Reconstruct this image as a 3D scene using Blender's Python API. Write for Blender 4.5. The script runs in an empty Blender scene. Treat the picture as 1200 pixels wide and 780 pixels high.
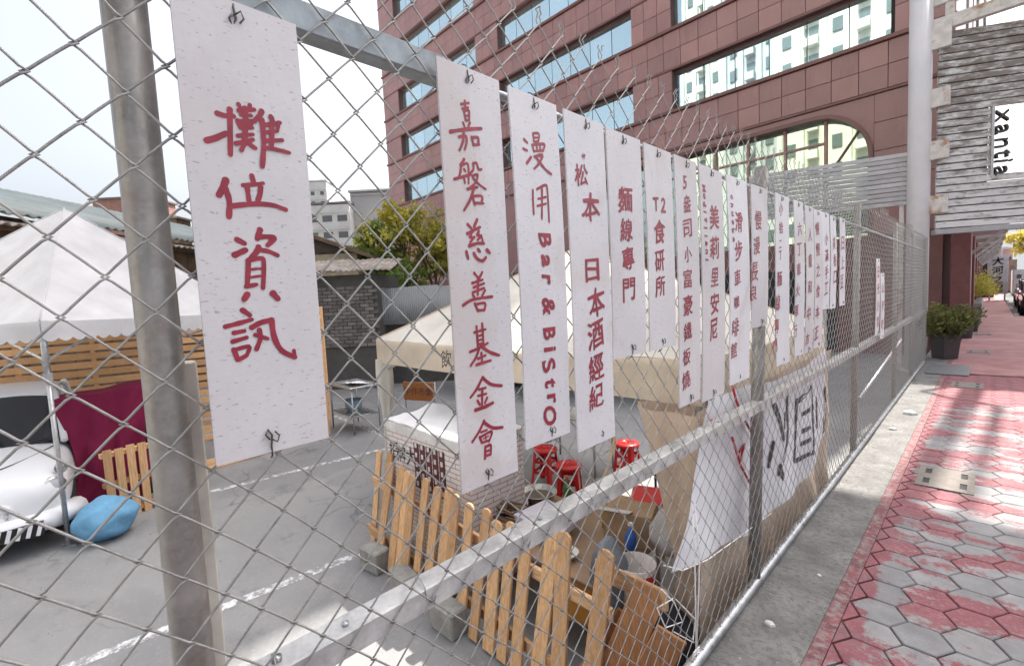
import bpy, bmesh, math, random
from mathutils import Vector, Matrix, noise as mnoise
rnd = random.Random(7)
R = math.radians
sc = bpy.context.scene
COL = sc.collection

# ------------------------------------------------------------------ camera
CAMH = 1.7
FPX, YAW, PITCH, ROLL = 539.55, R(46.11), R(4.325), R(2.82)
_F = Vector((-math.sin(YAW) * math.cos(PITCH), math.cos(YAW) * math.cos(PITCH), -math.sin(PITCH)))
_R0 = Vector((math.cos(YAW), math.sin(YAW), 0))
_U0 = _R0.cross(_F)
_R = _R0 * math.cos(ROLL) - _U0 * math.sin(ROLL)
_U = _R0 * math.sin(ROLL) + _U0 * math.cos(ROLL)
_C = Vector((0, 0, CAMH))
cam = bpy.data.cameras.new('camera')
cam.sensor_fit = 'HORIZONTAL'; cam.sensor_width = 36
cam.lens = 36 * FPX / 1200
cam.clip_start = 0.05; cam.clip_end = 3000
camo = bpy.data.objects.new('camera', cam)
COL.objects.link(camo)
camo.matrix_world = Matrix((( _R.x, _U.x, -_F.x, 0), (_R.y, _U.y, -_F.y, 0), (_R.z, _U.z, -_F.z, CAMH), (0, 0, 0, 1)))
sc.camera = camo

def ray(px, py): return _F + _R * ((px - 600) / FPX) - _U * ((py - 390) / FPX)
def G(px, py, z=0.0):
    d = ray(px, py); return _C + d * ((z - CAMH) / d.z)
def AX(px, py, x):
    d = ray(px, py); return _C + d * (x / d.x)
def AY(px, py, y):
    d = ray(px, py); return _C + d * (y / d.y)
def AD(px, py, D):                    # depth along the view axis
    return _C + ray(px, py) * D

# ------------------------------------------------------------------ light
SUN_AZ, SUN_EL = R(3), R(58)
w = bpy.data.worlds.new('World'); sc.world = w; w.use_nodes = True
nt = w.node_tree; nt.nodes.clear()
sky = nt.nodes.new('ShaderNodeTexSky'); sky.sky_type = 'NISHITA'; sky.sun_disc = False
sky.sun_elevation = SUN_EL; sky.sun_rotation = SUN_AZ
sky.air_density = 1.0; sky.dust_density = 8.0; sky.ozone_density = 1.0; sky.altitude = 0
bg = nt.nodes.new('ShaderNodeBackground'); bg.inputs['Strength'].default_value = 0.115
wo = nt.nodes.new('ShaderNodeOutputWorld')
hsv = nt.nodes.new('ShaderNodeHueSaturation'); hsv.inputs['Saturation'].default_value = .45; hsv.inputs['Value'].default_value = 1.12    # thin haze veil over the whole sky
nt.links.new(sky.outputs[0], hsv.inputs['Color']); nt.links.new(hsv.outputs[0], bg.inputs[0]); nt.links.new(bg.outputs[0], wo.inputs[0])
sl = bpy.data.lights.new('sun', 'SUN'); sl.energy = 3.9; sl.angle = R(0.5); sl.color = (1, 0.95, 0.86)
so = bpy.data.objects.new('sun', sl); COL.objects.link(so)
S = Vector((math.sin(SUN_AZ) * math.cos(SUN_EL), math.cos(SUN_AZ) * math.cos(SUN_EL), math.sin(SUN_EL)))
so.rotation_euler = S.to_track_quat('Z', 'Y').to_euler(); so.location = (5, 20, 40)
vs = sc.view_settings
vs.view_transform = 'Standard'; vs.look = 'None'; vs.gamma = 1; vs.use_curve_mapping = False
vs.exposure = 1.55

# ------------------------------------------------------------------ materials
def rgb(h):
    h = h.lstrip('#'); c = [int(h[i:i + 2], 16) / 255 for i in (0, 2, 4)]
    return tuple(((x + .055) / 1.055) ** 2.4 if x > .04 else x / 12.92 for x in c)

class NM:
    def __init__(s, name):
        s.m = bpy.data.materials.new(name); s.m.use_nodes = True
        s.t = s.m.node_tree; s.n = s.t.nodes; s.b = s.n['Principled BSDF']; s.out = s.n['Material Output']
        s.tc = s.n.new('ShaderNodeTexCoord'); s.geo = s.n.new('ShaderNodeNewGeometry'); s.oi = s.n.new('ShaderNodeObjectInfo')
    def L(s, a, b): s.t.links.new(a, b)
    def coords(s, world=False, scale=(1, 1, 1), rnd_off=False):
        mp = s.n.new('ShaderNodeMapping'); mp.inputs['Scale'].default_value = scale
        s.L(s.geo.outputs['Position'] if world else s.tc.outputs['Object'], mp.inputs['Vector'])
        if rnd_off:
            cx = s.n.new('ShaderNodeCombineXYZ')
            mm = s.n.new('ShaderNodeMath'); mm.operation = 'MULTIPLY'; mm.inputs[1].default_value = 37.0
            s.L(s.oi.outputs['Random'], mm.inputs[0])
            for i in range(3): s.L(mm.outputs[0], cx.inputs[i])
            s.L(cx.outputs[0], mp.inputs['Location'])
        return mp.outputs[0]
    def noise(s, co, scale, detail=4, rough=.55, dist=0):
        n = s.n.new('ShaderNodeTexNoise'); n.inputs['Scale'].default_value = scale
        n.inputs['Detail'].default_value = detail; n.inputs['Roughness'].default_value = rough
        n.inputs['Distortion'].default_value = dist
        s.L(co, n.inputs['Vector']); return n.outputs['Fac']
    def ramp(s, fac, a, b, lo=0.0, hi=1.0):
        r = s.n.new('ShaderNodeMapRange'); r.inputs['From Min'].default_value = a; r.inputs['From Max'].default_value = b
        r.inputs['To Min'].default_value = lo; r.inputs['To Max'].default_value = hi
        s.L(fac, r.inputs['Value']); return r.outputs[0]
    def math(s, op, a, b):
        m = s.n.new('ShaderNodeMath'); m.operation = op
        for i, x in enumerate((a, b)):
            if isinstance(x, (int, float)): m.inputs[i].default_value = x
            else: s.L(x, m.inputs[i])
        return m.outputs[0]
    def mix(s, fac, a, b, mode='MIX'):
        m = s.n.new('ShaderNodeMix'); m.data_type = 'RGBA'; m.blend_type = mode
        if isinstance(fac, (int, float)): m.inputs[0].default_value = fac
        else: s.L(fac, m.inputs[0])
        for i, x in ((6, a), (7, b)):
            if isinstance(x, tuple): m.inputs[i].default_value = (*x[:3], 1)
            else: s.L(x, m.inputs[i])
        return m.outputs[2]
    def col(s, x):
        if isinstance(x, tuple): s.b.inputs['Base Color'].default_value = (*x[:3], 1)
        else: s.L(x, s.b.inputs['Base Color'])
    def set(s, **k):
        for kk, v in k.items():
            i = s.b.inputs[{'rough': 'Roughness', 'metal': 'Metallic', 'spec': 'Specular IOR Level', 'coat': 'Coat Weight'}[kk]]
            if isinstance(v, (int, float)): i.default_value = v
            else: s.L(v, i)
    def bump(s, h, strength=.3, dist=.01):
        b = s.n.new('ShaderNodeBump'); b.inputs['Strength'].default_value = strength; b.inputs['Distance'].default_value = dist
        s.L(h, b.inputs['Height']); s.L(b.outputs[0], s.b.inputs['Normal'])

def mul(c, k): return tuple(min(1, x * k) for x in c)

MATS = {}
def plain(name, c, rough=.6, metal=0, var=.18, scale=6, bump=0, bscale=60, rv=0.0, world=False, stain=None, coat=0):
    if name in MATS: return MATS[name]
    m = NM(name); co = m.coords(world, rnd_off=not world)
    n1 = m.noise(co, scale, 5)
    cc = m.mix(m.ramp(n1, .3, .7), mul(c, 1 - var), mul(c, 1 + var))
    if rv:
        cc = m.mix(1.0, cc, m.mix(m.oi.outputs['Random'], (1 - rv,) * 3, (1 + rv,) * 3), 'MULTIPLY')
    if stain:
        sc_, col_, lo, hi, amt = stain
        cc = m.mix(m.ramp(m.noise(co, sc_, 7, .65), lo, hi, 0, amt), cc, col_)
    m.col(cc); m.set(rough=m.ramp(n1, .2, .8, max(0, rough - .08), min(1, rough + .08)), metal=metal, coat=coat)
    if bump: m.bump(m.noise(co, bscale, 4), bump, .01)
    MATS[name] = m.m; return m.m

def wood(name, c, axis, rv=.2, dark=.55):
    if name in MATS: return MATS[name]
    m = NM(name); s = [22, 22, 22]; s[axis] = 1.6
    co = m.coords(False, tuple(s), True)
    g = m.noise(co, 3.0, 6, .6, 1.2)
    g2 = m.noise(m.coords(False, (2, 2, 2), True), 2.5, 3)
    cc = m.mix(m.ramp(g, .32, .7), mul(c, dark), mul(c, 1.12))
    cc = m.mix(m.ramp(g2, .35, .75, 0, .45), cc, mul(c, .72))
    cc = m.mix(1.0, cc, m.mix(m.oi.outputs['Random'], (1 - rv, 1 - rv * 1.2, 1 - rv * 1.3), (1 + rv, 1 + rv, 1 + rv)), 'MULTIPLY')
    m.col(cc); m.set(rough=.72); m.bump(g, .25, .004)
    MATS[name] = m.m; return m.m

def fabric(name, c, trans=.35, wr=9, bump=.5, stain=None):
    if name in MATS: return MATS[name]
    m = NM(name); co = m.coords()
    n1 = m.noise(co, 3, 5)
    cc = m.mix(m.ramp(n1, .3, .72), mul(c, .86), mul(c, 1.06))
    if stain: cc = m.mix(m.ramp(m.noise(co, stain[0], 7, .65), .52, .75, 0, stain[2]), cc, stain[1])
    m.col(cc); m.set(rough=.8, spec=.2)
    m.bump(m.noise(m.coords(False, (1, 1, .45)), wr, 5, .6, .6), bump, .025)
    t = m.n.new('ShaderNodeBsdfTranslucent'); m.L(cc, t.inputs[0])
    mx = m.n.new('ShaderNodeMixShader'); mx.inputs[0].default_value = trans
    m.L(m.b.outputs[0], mx.inputs[1]); m.L(t.outputs[0], mx.inputs[2]); m.L(mx.outputs[0], m.out.inputs['Surface'])
    MATS[name] = m.m; return m.m

def galv(name, c=(.42, .43, .45), rough=.42, metal=.75, rust=.0, sc_=14):
    if name in MATS: return MATS[name]
    m = NM(name); co = m.coords(True)
    n1 = m.noise(co, sc_, 6, .65); n2 = m.noise(co, sc_ * 7, 3)
    cc = m.mix(m.ramp(n1, .3, .72), mul(c, .62), mul(c, 1.2))
    cc = m.mix(m.ramp(n2, .45, .8, 0, .35), cc, mul(c, 1.4))
    if rust: cc = m.mix(m.ramp(m.noise(co, sc_ * .6, 7, .7), .55, .72, 0, rust), cc, (.2, .085, .035))
    m.col(cc); m.set(rough=m.ramp(n1, .3, .7, rough - .1, rough + .16), metal=metal); m.bump(n2, .12, .002)
    MATS[name] = m.m; return m.m

# ------------------------------------------------------------------ mesh helpers
ORG = {}
class MB:
    def __init__(s): s.v = []; s.f = []; s.sm = []
    def add(s, vs_, fs, smooth=False):
        o = len(s.v); s.v += [Vector(p) for p in vs_]
        for f in fs: s.f.append([i + o for i in f]); s.sm.append(smooth)
        return s
    def box(s, c, d, rot=None, taper=1.0):
        c = Vector(c); hx, hy, hz = d[0] / 2, d[1] / 2, d[2] / 2
        P = []
        for z in (-1, 1):
            k = taper if z > 0 else 1
            for x, y in ((-1, -1), (1, -1), (1, 1), (-1, 1)): P.append(Vector((x * hx * k, y * hy * k, z * hz)))
        if rot is not None: P = [rot @ p for p in P]
        return s.add([c + p for p in P], [(0, 3, 2, 1), (4, 5, 6, 7), (0, 1, 5, 4), (1, 2, 6, 5), (2, 3, 7, 6), (3, 0, 4, 7)])
    def bar(s, a, b, wd, hd, up=(0, 0, 1)):
        a = Vector(a); b = Vector(b); d = b - a; L = d.length; d.normalize()
        u = Vector(up); r = d.cross(u)
        if r.length < 1e-4: r = d.cross(Vector((1, 0, 0)))
        r.normalize(); u = r.cross(d)
        return s.box((a + b) / 2, (wd, L, hd), Matrix((r, d, u)).transposed())
    def prism(s, poly, ext):
        n = len(poly); e = Vector(ext); P = [Vector(p) for p in poly]
        return s.add(P + [p + e for p in P], [list(range(n - 1, -1, -1)), list(range(n, 2 * n))] + [(i, (i + 1) % n, (i + 1) % n + n, i + n) for i in range(n)])
    def tube(s, pts, r, n=6, cap=True, closed=False):
        P = [Vector(p) for p in pts]; m = len(P)
        rr = r if isinstance(r, (list, tuple)) else [r] * m
        base = len(s.v); prev = None
        for i, p in enumerate(P):
            if closed: d = P[(i + 1) % m] - P[i - 1]
            else: d = P[min(i + 1, m - 1)] - P[max(i - 1, 0)]
            if d.length < 1e-9: d = Vector((0, 0, 1))
            d.normalize()
            if prev is None:
                a = Vector((0, 0, 1)) if abs(d.z) < .9 else Vector((1, 0, 0))
                u = d.cross(a).normalized()
            else:
                u = prev - d * prev.dot(d)
                u = u.normalized() if u.length > 1e-6 else d.orthogonal().normalized()
            prev = u; q = d.cross(u)
            for k in range(n):
                t = 2 * math.pi * k / n
                s.v.append(p + (u * math.cos(t) + q * math.sin(t)) * rr[i])
        rng = m if closed else m - 1
        for i in range(rng):
            for k in range(n):
                a = base + i * n + k; b = base + i * n + (k + 1) % n
                c = base + ((i + 1) % m) * n + (k + 1) % n; d2 = base + ((i + 1) % m) * n + k
                s.f.append([a, b, c, d2]); s.sm.append(True)
        if cap and not closed:
            s.f.append([base + k for k in range(n - 1, -1, -1)]); s.sm.append(False)
            s.f.append([base + (m - 1) * n + k for k in range(n)]); s.sm.append(False)
        return s
    def lathe(s, prof, c, n=20, smooth=True, sx=1, sy=1):
        c = Vector(c); base = len(s.v)
        for r, z in prof:
            for k in range(n):
                t = 2 * math.pi * k / n
                s.v.append(c + Vector((r * math.cos(t) * sx, r * math.sin(t) * sy, z)))
        for i in range(len(prof) - 1):
            for k in range(n):
                s.f.append([base + i * n + k, base + i * n + (k + 1) % n, base + (i + 1) * n + (k + 1) % n, base + (i + 1) * n + k]); s.sm.append(smooth)
        return s
    def disc(s, c, r, nrm, n=20, sx=1):
        nrm = Vector(nrm).normalized(); u = nrm.orthogonal().normalized(); q = nrm.cross(u); c = Vector(c)
        return s.add([c + (u * math.cos(2 * math.pi * k / n) * sx + q * math.sin(2 * math.pi * k / n)) * r for k in range(n)], [list(range(n))])
    def grid(s, fn, nu, nv, smooth=True):
        base = len(s.v)
        for j in range(nv + 1):
            for i in range(nu + 1): s.v.append(Vector(fn(i / nu, j / nv)))
        for j in range(nv):
            for i in range(nu):
                a = base + j * (nu + 1) + i
                s.f.append([a, a + 1, a + nu + 2, a + nu + 1]); s.sm.append(smooth)
        return s
    def mesh(s, name, o=Vector((0, 0, 0)), bevel=0):
        me = bpy.data.meshes.new(name)
        me.from_pydata([p - o for p in s.v], [], s.f)
        me.polygons.foreach_set('use_smooth', s.sm)
        if bevel:
            bm = bmesh.new(); bm.from_mesh(me)
            ed = [e for e in bm.edges if len(e.link_faces) == 2 and e.calc_face_angle(0) > .6]
            bmesh.ops.bevel(bm, geom=ed, offset=bevel, segments=1, affect='EDGES', clamp_overlap=True)
            bm.to_mesh(me); bm.free()
        me.update(); return me
    def build(s, name, mat, parent=None, bevel=0, solid=0, loc=None):
        o = ORG.get(parent.name, Vector((0, 0, 0))) if parent else (Vector(loc) if loc is not None else Vector((0, 0, 0)))
        me = s.mesh(name, o, bevel); me.materials.append(mat)
        ob = bpy.data.objects.new(name, me); COL.objects.link(ob)
        if parent: ob.parent = parent
        else: ob.location = o
        ORG[ob.name] = o
        if solid:
            md = ob.modifiers.new('solid', 'SOLIDIFY'); md.thickness = solid; md.offset = 0
        return ob

def tag(o, label, cat, group=None):
    o['label'] = label; o['category'] = cat
    if group: o['group'] = group
    return o
def thing(name, label, cat, loc, group=None):
    o = bpy.data.objects.new(name, None); COL.objects.link(o); o.empty_display_size = .1
    o.location = loc; ORG[o.name] = Vector(loc)
    return tag(o, label, cat, group)
def struct(o): o['kind'] = 'structure'; return o
def stuff(o): o['kind'] = 'stuff'; return o
def share(src, name, parent, loc, rot=(0, 0, 0), mat=None):
    """piece sharing mesh data; loc in world"""
    ob = bpy.data.objects.new(name, src); COL.objects.link(ob); ob.parent = parent
    ob.location = Vector(loc) - ORG[parent.name]; ob.rotation_euler = rot
    ORG[ob.name] = ORG[parent.name]
    return ob
def nz(x, y, z=0): return mnoise.noise(Vector((x, y, z)))
def rot_z(a): return Matrix.Rotation(a, 3, 'Z')

exec_parts = []
# ================================================================== SETTING: ground, lot, pavement, road
LOT = -0.6
FX = -0.855            # plane of the fence mesh

def m_ground():
    m = NM('lot_asphalt'); co = m.coords(True)
    big = m.noise(co, .55, 6, .6); mid = m.noise(co, 4, 6, .65); fine = m.noise(co, 90, 3)
    cc = m.mix(m.ramp(big, .3, .7), (.165, .17, .182), (.255, .257, .263))
    cc = m.mix(m.ramp(mid, .38, .68, 0, .6), cc, (.25, .248, .248))
    cc = m.mix(m.ramp(fine, .35, .75, 0, .5), cc, (.32, .31, .3))
    vo = m.n.new('ShaderNodeTexVoronoi'); vo.feature = 'DISTANCE_TO_EDGE'; vo.inputs['Scale'].default_value = .8
    wv = m.n.new('ShaderNodeVectorMath'); wv.operation = 'ADD'
    nn = m.n.new('ShaderNodeTexNoise'); nn.inputs['Scale'].default_value = 2.2; nn.inputs['Detail'].default_value = 6
    m.L(co, nn.inputs['Vector'])
    sm = m.n.new('ShaderNodeVectorMath'); sm.operation = 'SCALE'; sm.inputs['Scale'].default_value = .55
    m.L(nn.outputs['Color'], sm.inputs[0]); m.L(co, wv.inputs[0]); m.L(sm.outputs[0], wv.inputs[1]); m.L(wv.outputs[0], vo.inputs['Vector'])
    patch = m.noise(m.coords(True, (1, .8, 1)), .35, 3, .5, 1.2)
    cc = m.mix(m.ramp(patch, .52, .56, 0, .45), cc, (.17, .172, .18))
    oil = m.noise(co, 1.9, 8, .7)
    cc = m.mix(m.ramp(oil, .56, .72, 0, .7), cc, (.11, .108, .108))
    grit = m.noise(co, 28, 6, .75)
    cc = m.mix(m.ramp(grit, .55, .7, 0, .45), cc, (.36, .35, .335))
    crack = m.math('MULTIPLY', m.ramp(vo.outputs['Distance'], .004, .014, 1, 0), m.ramp(m.noise(co, .6, 2), .54, .66))
    cc = m.mix(m.math('MULTIPLY', crack, .5), cc, (.07, .07, .072))
    m.col(cc); m.set(rough=.88); m.bump(fine, .5, .004)
    return m.m
def m_pave():
    m = NM('paver_concrete'); co = m.coords(True)
    fine = m.noise(co, 120, 3); mid = m.noise(co, 9, 5)
    cc = m.mix(m.ramp(mid, .3, .7), (.19, .193, .205), (.275, .274, .282))
    cc = m.mix(m.ramp(fine, .4, .75, 0, .45), cc, (.16, .155, .155))
    cc = m.mix(1.0, cc, m.mix(m.oi.outputs['Random'], (.82, .82, .82), (1.12, 1.1, 1.08)), 'MULTIPLY')
    # worn red paint: patches with ragged edges, more of it farther along the walk
    sep = m.n.new('ShaderNodeSeparateXYZ'); m.L(m.geo.outputs['Position'], sep.inputs[0])
    mpr = m.n.new('ShaderNodeMapping'); mpr.inputs['Rotation'].default_value = (0, 0, R(28)); mpr.inputs['Scale'].default_value = (.8, 2.4, 1); m.L(m.geo.outputs['Position'], mpr.inputs['Vector'])
    pn = m.noise(mpr.outputs[0], 1.25, 9, .6, .5)
    chip = m.noise(co, 26, 6, .75)
    far = m.ramp(sep.outputs['Y'], 6.5, 10.5, 0, .22)
    edge = m.ramp(sep.outputs['X'], -.47, -.38, .20, 0)
    rim = m.ramp(m.oi.outputs['Random'], 0, 1, -.035, .045)
    pm = m.math('ADD', m.math('ADD', m.math('ADD', pn, far), edge), m.math('ADD', rim, m.math('MULTIPLY', m.math('SUBTRACT', chip, .5), .34)))
    mask = m.ramp(pm, .512, .552)
    mask = m.math('MULTIPLY', mask, m.ramp(m.noise(co, 55, 4, .7), .30, .50, .45, 1))
    cc = m.mix(m.math('MULTIPLY', mask, .88), cc, m.mix(m.ramp(mid, .3, .7), (.175, .035, .048), (.245, .06, .075)))
    dirt = m.noise(co, 3.2, 7, .65)
    cc = m.mix(m.ramp(dirt, .52, .72, 0, .5), cc, (.13, .12, .12))
    m.col(cc); m.set(rough=.85); m.bump(fine, .45, .003)
    return m.m
def m_redwalk():
    m = NM('red_walk'); co = m.coords(True)
    n1 = m.noise(co, 2.2, 7, .65); fine = m.noise(co, 60, 3)
    cc = m.mix(m.ramp(n1, .35, .72), (.25, .085, .09), (.36, .2, .2))
    bands = m.noise(m.coords(True, (.12, 1, 1)), .9, 4)
    cc = m.mix(m.ramp(bands, .5, .72, 0, .6), cc, (.36, .27, .27))
    m.col(cc); m.set(rough=.8); m.bump(fine, .3, .003)
    return m.m
M_LOT, M_PAVE, M_REDW = m_ground(), m_pave(), m_redwalk()
M_CONC = plain('strip_concrete', (.165, .16, .155), .9, var=.35, scale=5, bump=.7, bscale=70, world=True, stain=(30, (.085, .082, .08), .47, .66, .8))
M_MORTAR = plain('joint_grit', (.17, .11, .11), .95, scale=30, world=True)
M_REDEDGE = plain('red_edge_paint', (.165, .055, .06), .85, var=.4, scale=9, bump=.4, world=True, stain=(20, (.22, .20, .20), .46, .62, .85))
M_TERR = plain('terrain_soil', (.16, .16, .15), .95, scale=.05, world=True)
M_ROAD = plain('road_asphalt', (.09, .09, .095), .9, scale=3, bump=.4, bscale=90, world=True)
M_LINE = None
def m_line():
    m = NM('worn_line_paint'); co = m.coords(True)
    a = m.ramp(m.noise(co, 14, 7, .7), .40, .58)
    tr = m.n.new('ShaderNodeBsdfTransparent'); mx = m.n.new('ShaderNodeMixShader')
    m.col((.62, .63, .65)); m.set(rough=.8)
    m.L(a, mx.inputs[0]); m.L(tr.outputs[0], mx.inputs[1]); m.L(m.b.outputs[0], mx.inputs[2]); m.L(mx.outputs[0], m.out.inputs['Surface'])
    return m.m
M_LINE = m_line()

def sheet(name, x0, x1, y0, y1, z, mat):
    return struct(MB().add([(x0, y0, z), (x1, y0, z), (x1, y1, z), (x0, y1, z)], [(0, 1, 2, 3)]).build(name, mat))
sheet('terrain', -1500, 1500, -1500, 1500, -.78, M_TERR)
sheet('lot_ground', -42, -.95, -40, 60, LOT, M_LOT)
# painted bay lines on the lot
for i, (a, b, wd) in enumerate([((-4.33, -1.5), (-4.02, 1.78), .1), ((-7.0, .6), (-6.55, 4.4), .1), ((-9.6, 3.9), (-5.6, 3.75), .09)]):
    a = Vector((*a, LOT + .004)); b = Vector((*b, LOT + .004)); d = (b - a).normalized(); q = Vector((-d.y, d.x, 0)) * wd / 2
    struct(MB().add([a - q, b - q, b + q, a + q], [(0, 1, 2, 3)]).build('painted_line', M_LINE))

PV = struct(MB().box((.83, 7, -.32), (3.54, 40, .59)).box((-.1, 49, -.322), (1.7, 44, .585)).build('pavement', M_MORTAR))   # top at -.025
MB().box((-.742, 29, -.0125), (.376, 84, .025 + .002)).build('concrete_strip', M_CONC, PV)
MB().box((-.520, 0, -.0115), (.064, 26, .026)).build('painted_edge', M_REDEDGE, PV)
MB().box((1.045, 19.1, -.012), (3.06, 15.8, .026)).box((.11, 49, -.012), (1.2, 44, .026)).build('red_surface', M_REDW, PV)
MB().box((2.66, 7, -.2), (.14, 40, .42)).box((.79, 49.07, -.2), (.14, 43.8, .42)).build('kerb', M_CONC, PV)
sheet('road', .8, 17, -13, 140, -.14, M_ROAD)
sheet('far_street', -40, 17, 71, 140, -.02, M_REDW)
for k in range(12):
    struct(MB().add([(5.9, 2 + k * 6, -.136), (6.02, 2 + k * 6, -.136), (6.02, 5 + k * 6, -.136), (5.9, 5 + k * 6, -.136)], [(0, 1, 2, 3)]).build('lane_mark', M_LINE))
# hexagonal pavers
hr = .117
hexm = MB()
t6 = [(math.cos(R(60 * k)), -math.sin(R(60 * k))) for k in range(6)]
hv = [(x * (hr - .008), y * (hr - .008), 0) for x, y in t6] + [(x * (hr - .003), y * (hr - .003), -.005) for x, y in t6] + [(x * (hr - .003), y * (hr - .003), -.028) for x, y in t6]
hexm.add(hv, [[5, 4, 3, 2, 1, 0]] + [[i, (i + 1) % 6, (i + 1) % 6 + 6, i + 6] for i in range(6)] + [[i + 6, (i + 1) % 6 + 6, (i + 1) % 6 + 12, i + 12] for i in range(6)])
hme = hexm.mesh('paver'); hme.materials.append(M_PAVE)
hme.flip_normals()
cells = []
nc = 0; xx = -.485 + hr * 1.02
while xx < 2.45:
    yy = -3.0 + (hr * .866 if nc % 2 else 0)
    while yy < 11.05:
        v = Vector((xx, yy, 0)) - _C; dz = v.dot(_F)
        vis = dz > 0 and abs(v.dot(_R) / dz) < 1.14 and abs(v.dot(_U) / dz) < .76
        cells.append((0 if vis else 1, v.length, xx, yy)); yy += hr * 1.732
    xx += hr * 1.5; nc += 1
cells.sort()
restm = MB()
for i, (vis, dd, xx, yy) in enumerate(cells):
    rx, ry, dzz = rnd.uniform(-.006, .006), rnd.uniform(-.006, .006), rnd.uniform(-.002, .0015)
    if i < 300: share(hme, 'paver', PV, (xx, yy, dzz), (rx, ry, 0))
    else: restm.add([(a + xx, b + yy, c + dzz + a * ry * -1 + b * rx) for a, b, c in hv], [list(reversed(f)) for f in hexm.f])
stuff(restm.build('far_pavers', M_PAVE, PV))
# cut pavers filling the zigzag along the painted edge
cut = MB(); yy = -3.0 + hr * .866
while yy < 11.05:
    x0 = -.485; g = .003
    cut.prism([(x0, yy - hr * .866 + .006, -.028), (x0 + hr * .52 - .007, yy - .001, -.028), (x0 + hr * .52 - .007, yy + .001, -.028), (x0, yy + hr * .866 - .006, -.028)], (0, 0, .027))
    yy += hr * 1.732
stuff(cut.build('cut_pavers', M_PAVE, PV))

# ================================================================== FENCE
M_WIRE = galv('wire_galv', (.34, .335, .325), .42, .5, .08, 40)
M_POST = galv('post_galv', (.29, .275, .26), .42, .4, .25, 14)
M_RAIL = galv('rail_galv', (.50, .495, .49), .4, .3, .25, 12)
M_RAILB = galv('rail_blue', (.30, .335, .36), .45, .4, .25, 12)
M_PIPE = galv('pipe_galv', (.45, .46, .48), .35, .75, .1, 14)
FEN = thing('chain_link_fence', 'galvanised chain link fence with bare wire tops running along the pavement', 'fence', (FX, 6, 0))
CP, RP = .049, .0518
def warp(y, z):
    return (FX + .010 * nz(y * .9, z * .9, 1), y + .010 * nz(y * 2.3, z * 2.3, 5), z + .009 * nz(y * 2.3, z * 2.3, 9))
def topz(y): return 2.47 + .03 * nz(y * .8, 3, 4)
ycol0 = .043 - CP * 26
NW = 276
for i in range(NW):
    ya = ycol0 + i * CP
    near = ya < 4.2
    k0, k1 = -38, int((topz(ya) - 2.067) / RP)
    pts = []
    sub = (.10, .34, .66, .90) if near else (.12, .88)
    wr = .0020 if ya < 1.2 else .0017
    for k in range(k0, k1 + 1):
        z = 2.067 + k * RP
        side = (k + i) % 2
        yv = ya + (CP if side else 0)
        push = .0042 * (1 if side else -1)
        x, y, zz = warp(yv, z)
        sgn = 1 if side else -1
        pts.append((x + .0022 * sgn, y + push, zz))
        if k < k1:
            yn = ya + (0 if side else CP); zn = z + RP
            x2, y2, z2 = warp(yn, zn)
            for t in sub:
                bow = .0032 * math.sin(math.pi * t) * (1 + nz(ya * 9, zz * 9))
                pts.append((x + (x2 - x) * t + .0022 * sgn * (1 - 2 * t), y + (y2 - y) * t + bow * sgn, zz + (z2 - zz) * t - bow * .8))
    # cut barb end
    x, y, zz = pts[-1]
    h = .028 + .008 * rnd.random()
    for q in range(1, 5):
        pts.append((x + .0035 * math.sin(q * 2.2 + i), y + .0035 * math.cos(q * 2.2 + i) , zz + h * q / 4))
    pts.append((x + .004, y + rnd.uniform(-.014, .014), zz + h + .008))
    MB().tube(pts, wr, 6 if near else 4, cap=False).build('wire', M_WIRE, FEN)
# posts
def post(y, r, z0, z1, lean=0, name='post', m=M_POST, x=-.9):
    return MB().tube([(x, y, z0), (x, y + lean * .5, (z0 + z1) / 2), (x, y + lean, z1)], r, 20).build(name, m, FEN)
post(.102, .0285, -.02, 2.75)
MB().box((-.95, .125, .8), (.028, .056, 1.64)).build('stub_post', galv('stub_galv', (.56, .52, .47), .6, .1, .85, 4), FEN, bevel=.003)
post(2.68, .033, -.02, 2.36, .19)
post(5.44, .028, -.02, 2.44, .14)
for yy in (8.2, 10.2, 12.28): post(yy, .026, -.02, 2.46)
# rails
def angle(y0, y1, z, wv, wh, t, mat, name, up=True):
    """L iron along y: upright flange next to the mesh and a level flange behind"""
    m = MB(); xa = FX - .008
    m.box((xa - t / 2, (y0 + y1) / 2, z), (t, y1 - y0, wv))
    zf = z + wv / 2 - t / 2 if up else z - wv / 2 + t / 2
    m.box((xa - t - (wh - t) / 2, (y0 + y1) / 2, zf), (wh - t, y1 - y0, t))
    return m.build(name, mat, FEN, bevel=.0012)
angle(-1.3, 12.25, 1.035, .05, .062, .005, M_RAIL, 'middle_rail')
angle(-1.3, .68, 2.222, .052, .045, .005, M_RAILB, 'top_rail', up=False)
MB().tube([(FX - .022, .70, 2.215)] + [(FX - .022, y, 2.215 + .012 * nz(y, 1)) for y in range(1, 13)], .011, 8).build('top_wire_rail', M_PIPE, FEN)
MB().tube([(FX - .03, y * .5 - 1.3, .034 + .004 * nz(y * .5, 2)) for y in range(0, 28)], .026, 14).build('bottom_rail', M_PIPE, FEN)
for yb in (.102, 2.72, 5.46, 8.2, 10.2):          # bolts on the middle rail
    MB().lathe([(.0, .0), (.009, .0), (.009, .008), (.0, .009)], (FX - .04, yb + .12, 1.06), 8).build('bolt', M_PIPE, FEN)
for yb in (.35, .93, 1.55, 2.2, 3.0, 3.9):
    MB().lathe([(.0, .0), (.007, .0), (.007, .006), (.0, .007)], (FX - .035, yb, 1.06), 8).build('bolt', M_PIPE, FEN)
MB().tube([AX(1007, 467, -1.0), AX(1056, 398, -1.0)], .018, 8).build('brace', M_PIPE, FEN)
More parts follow.
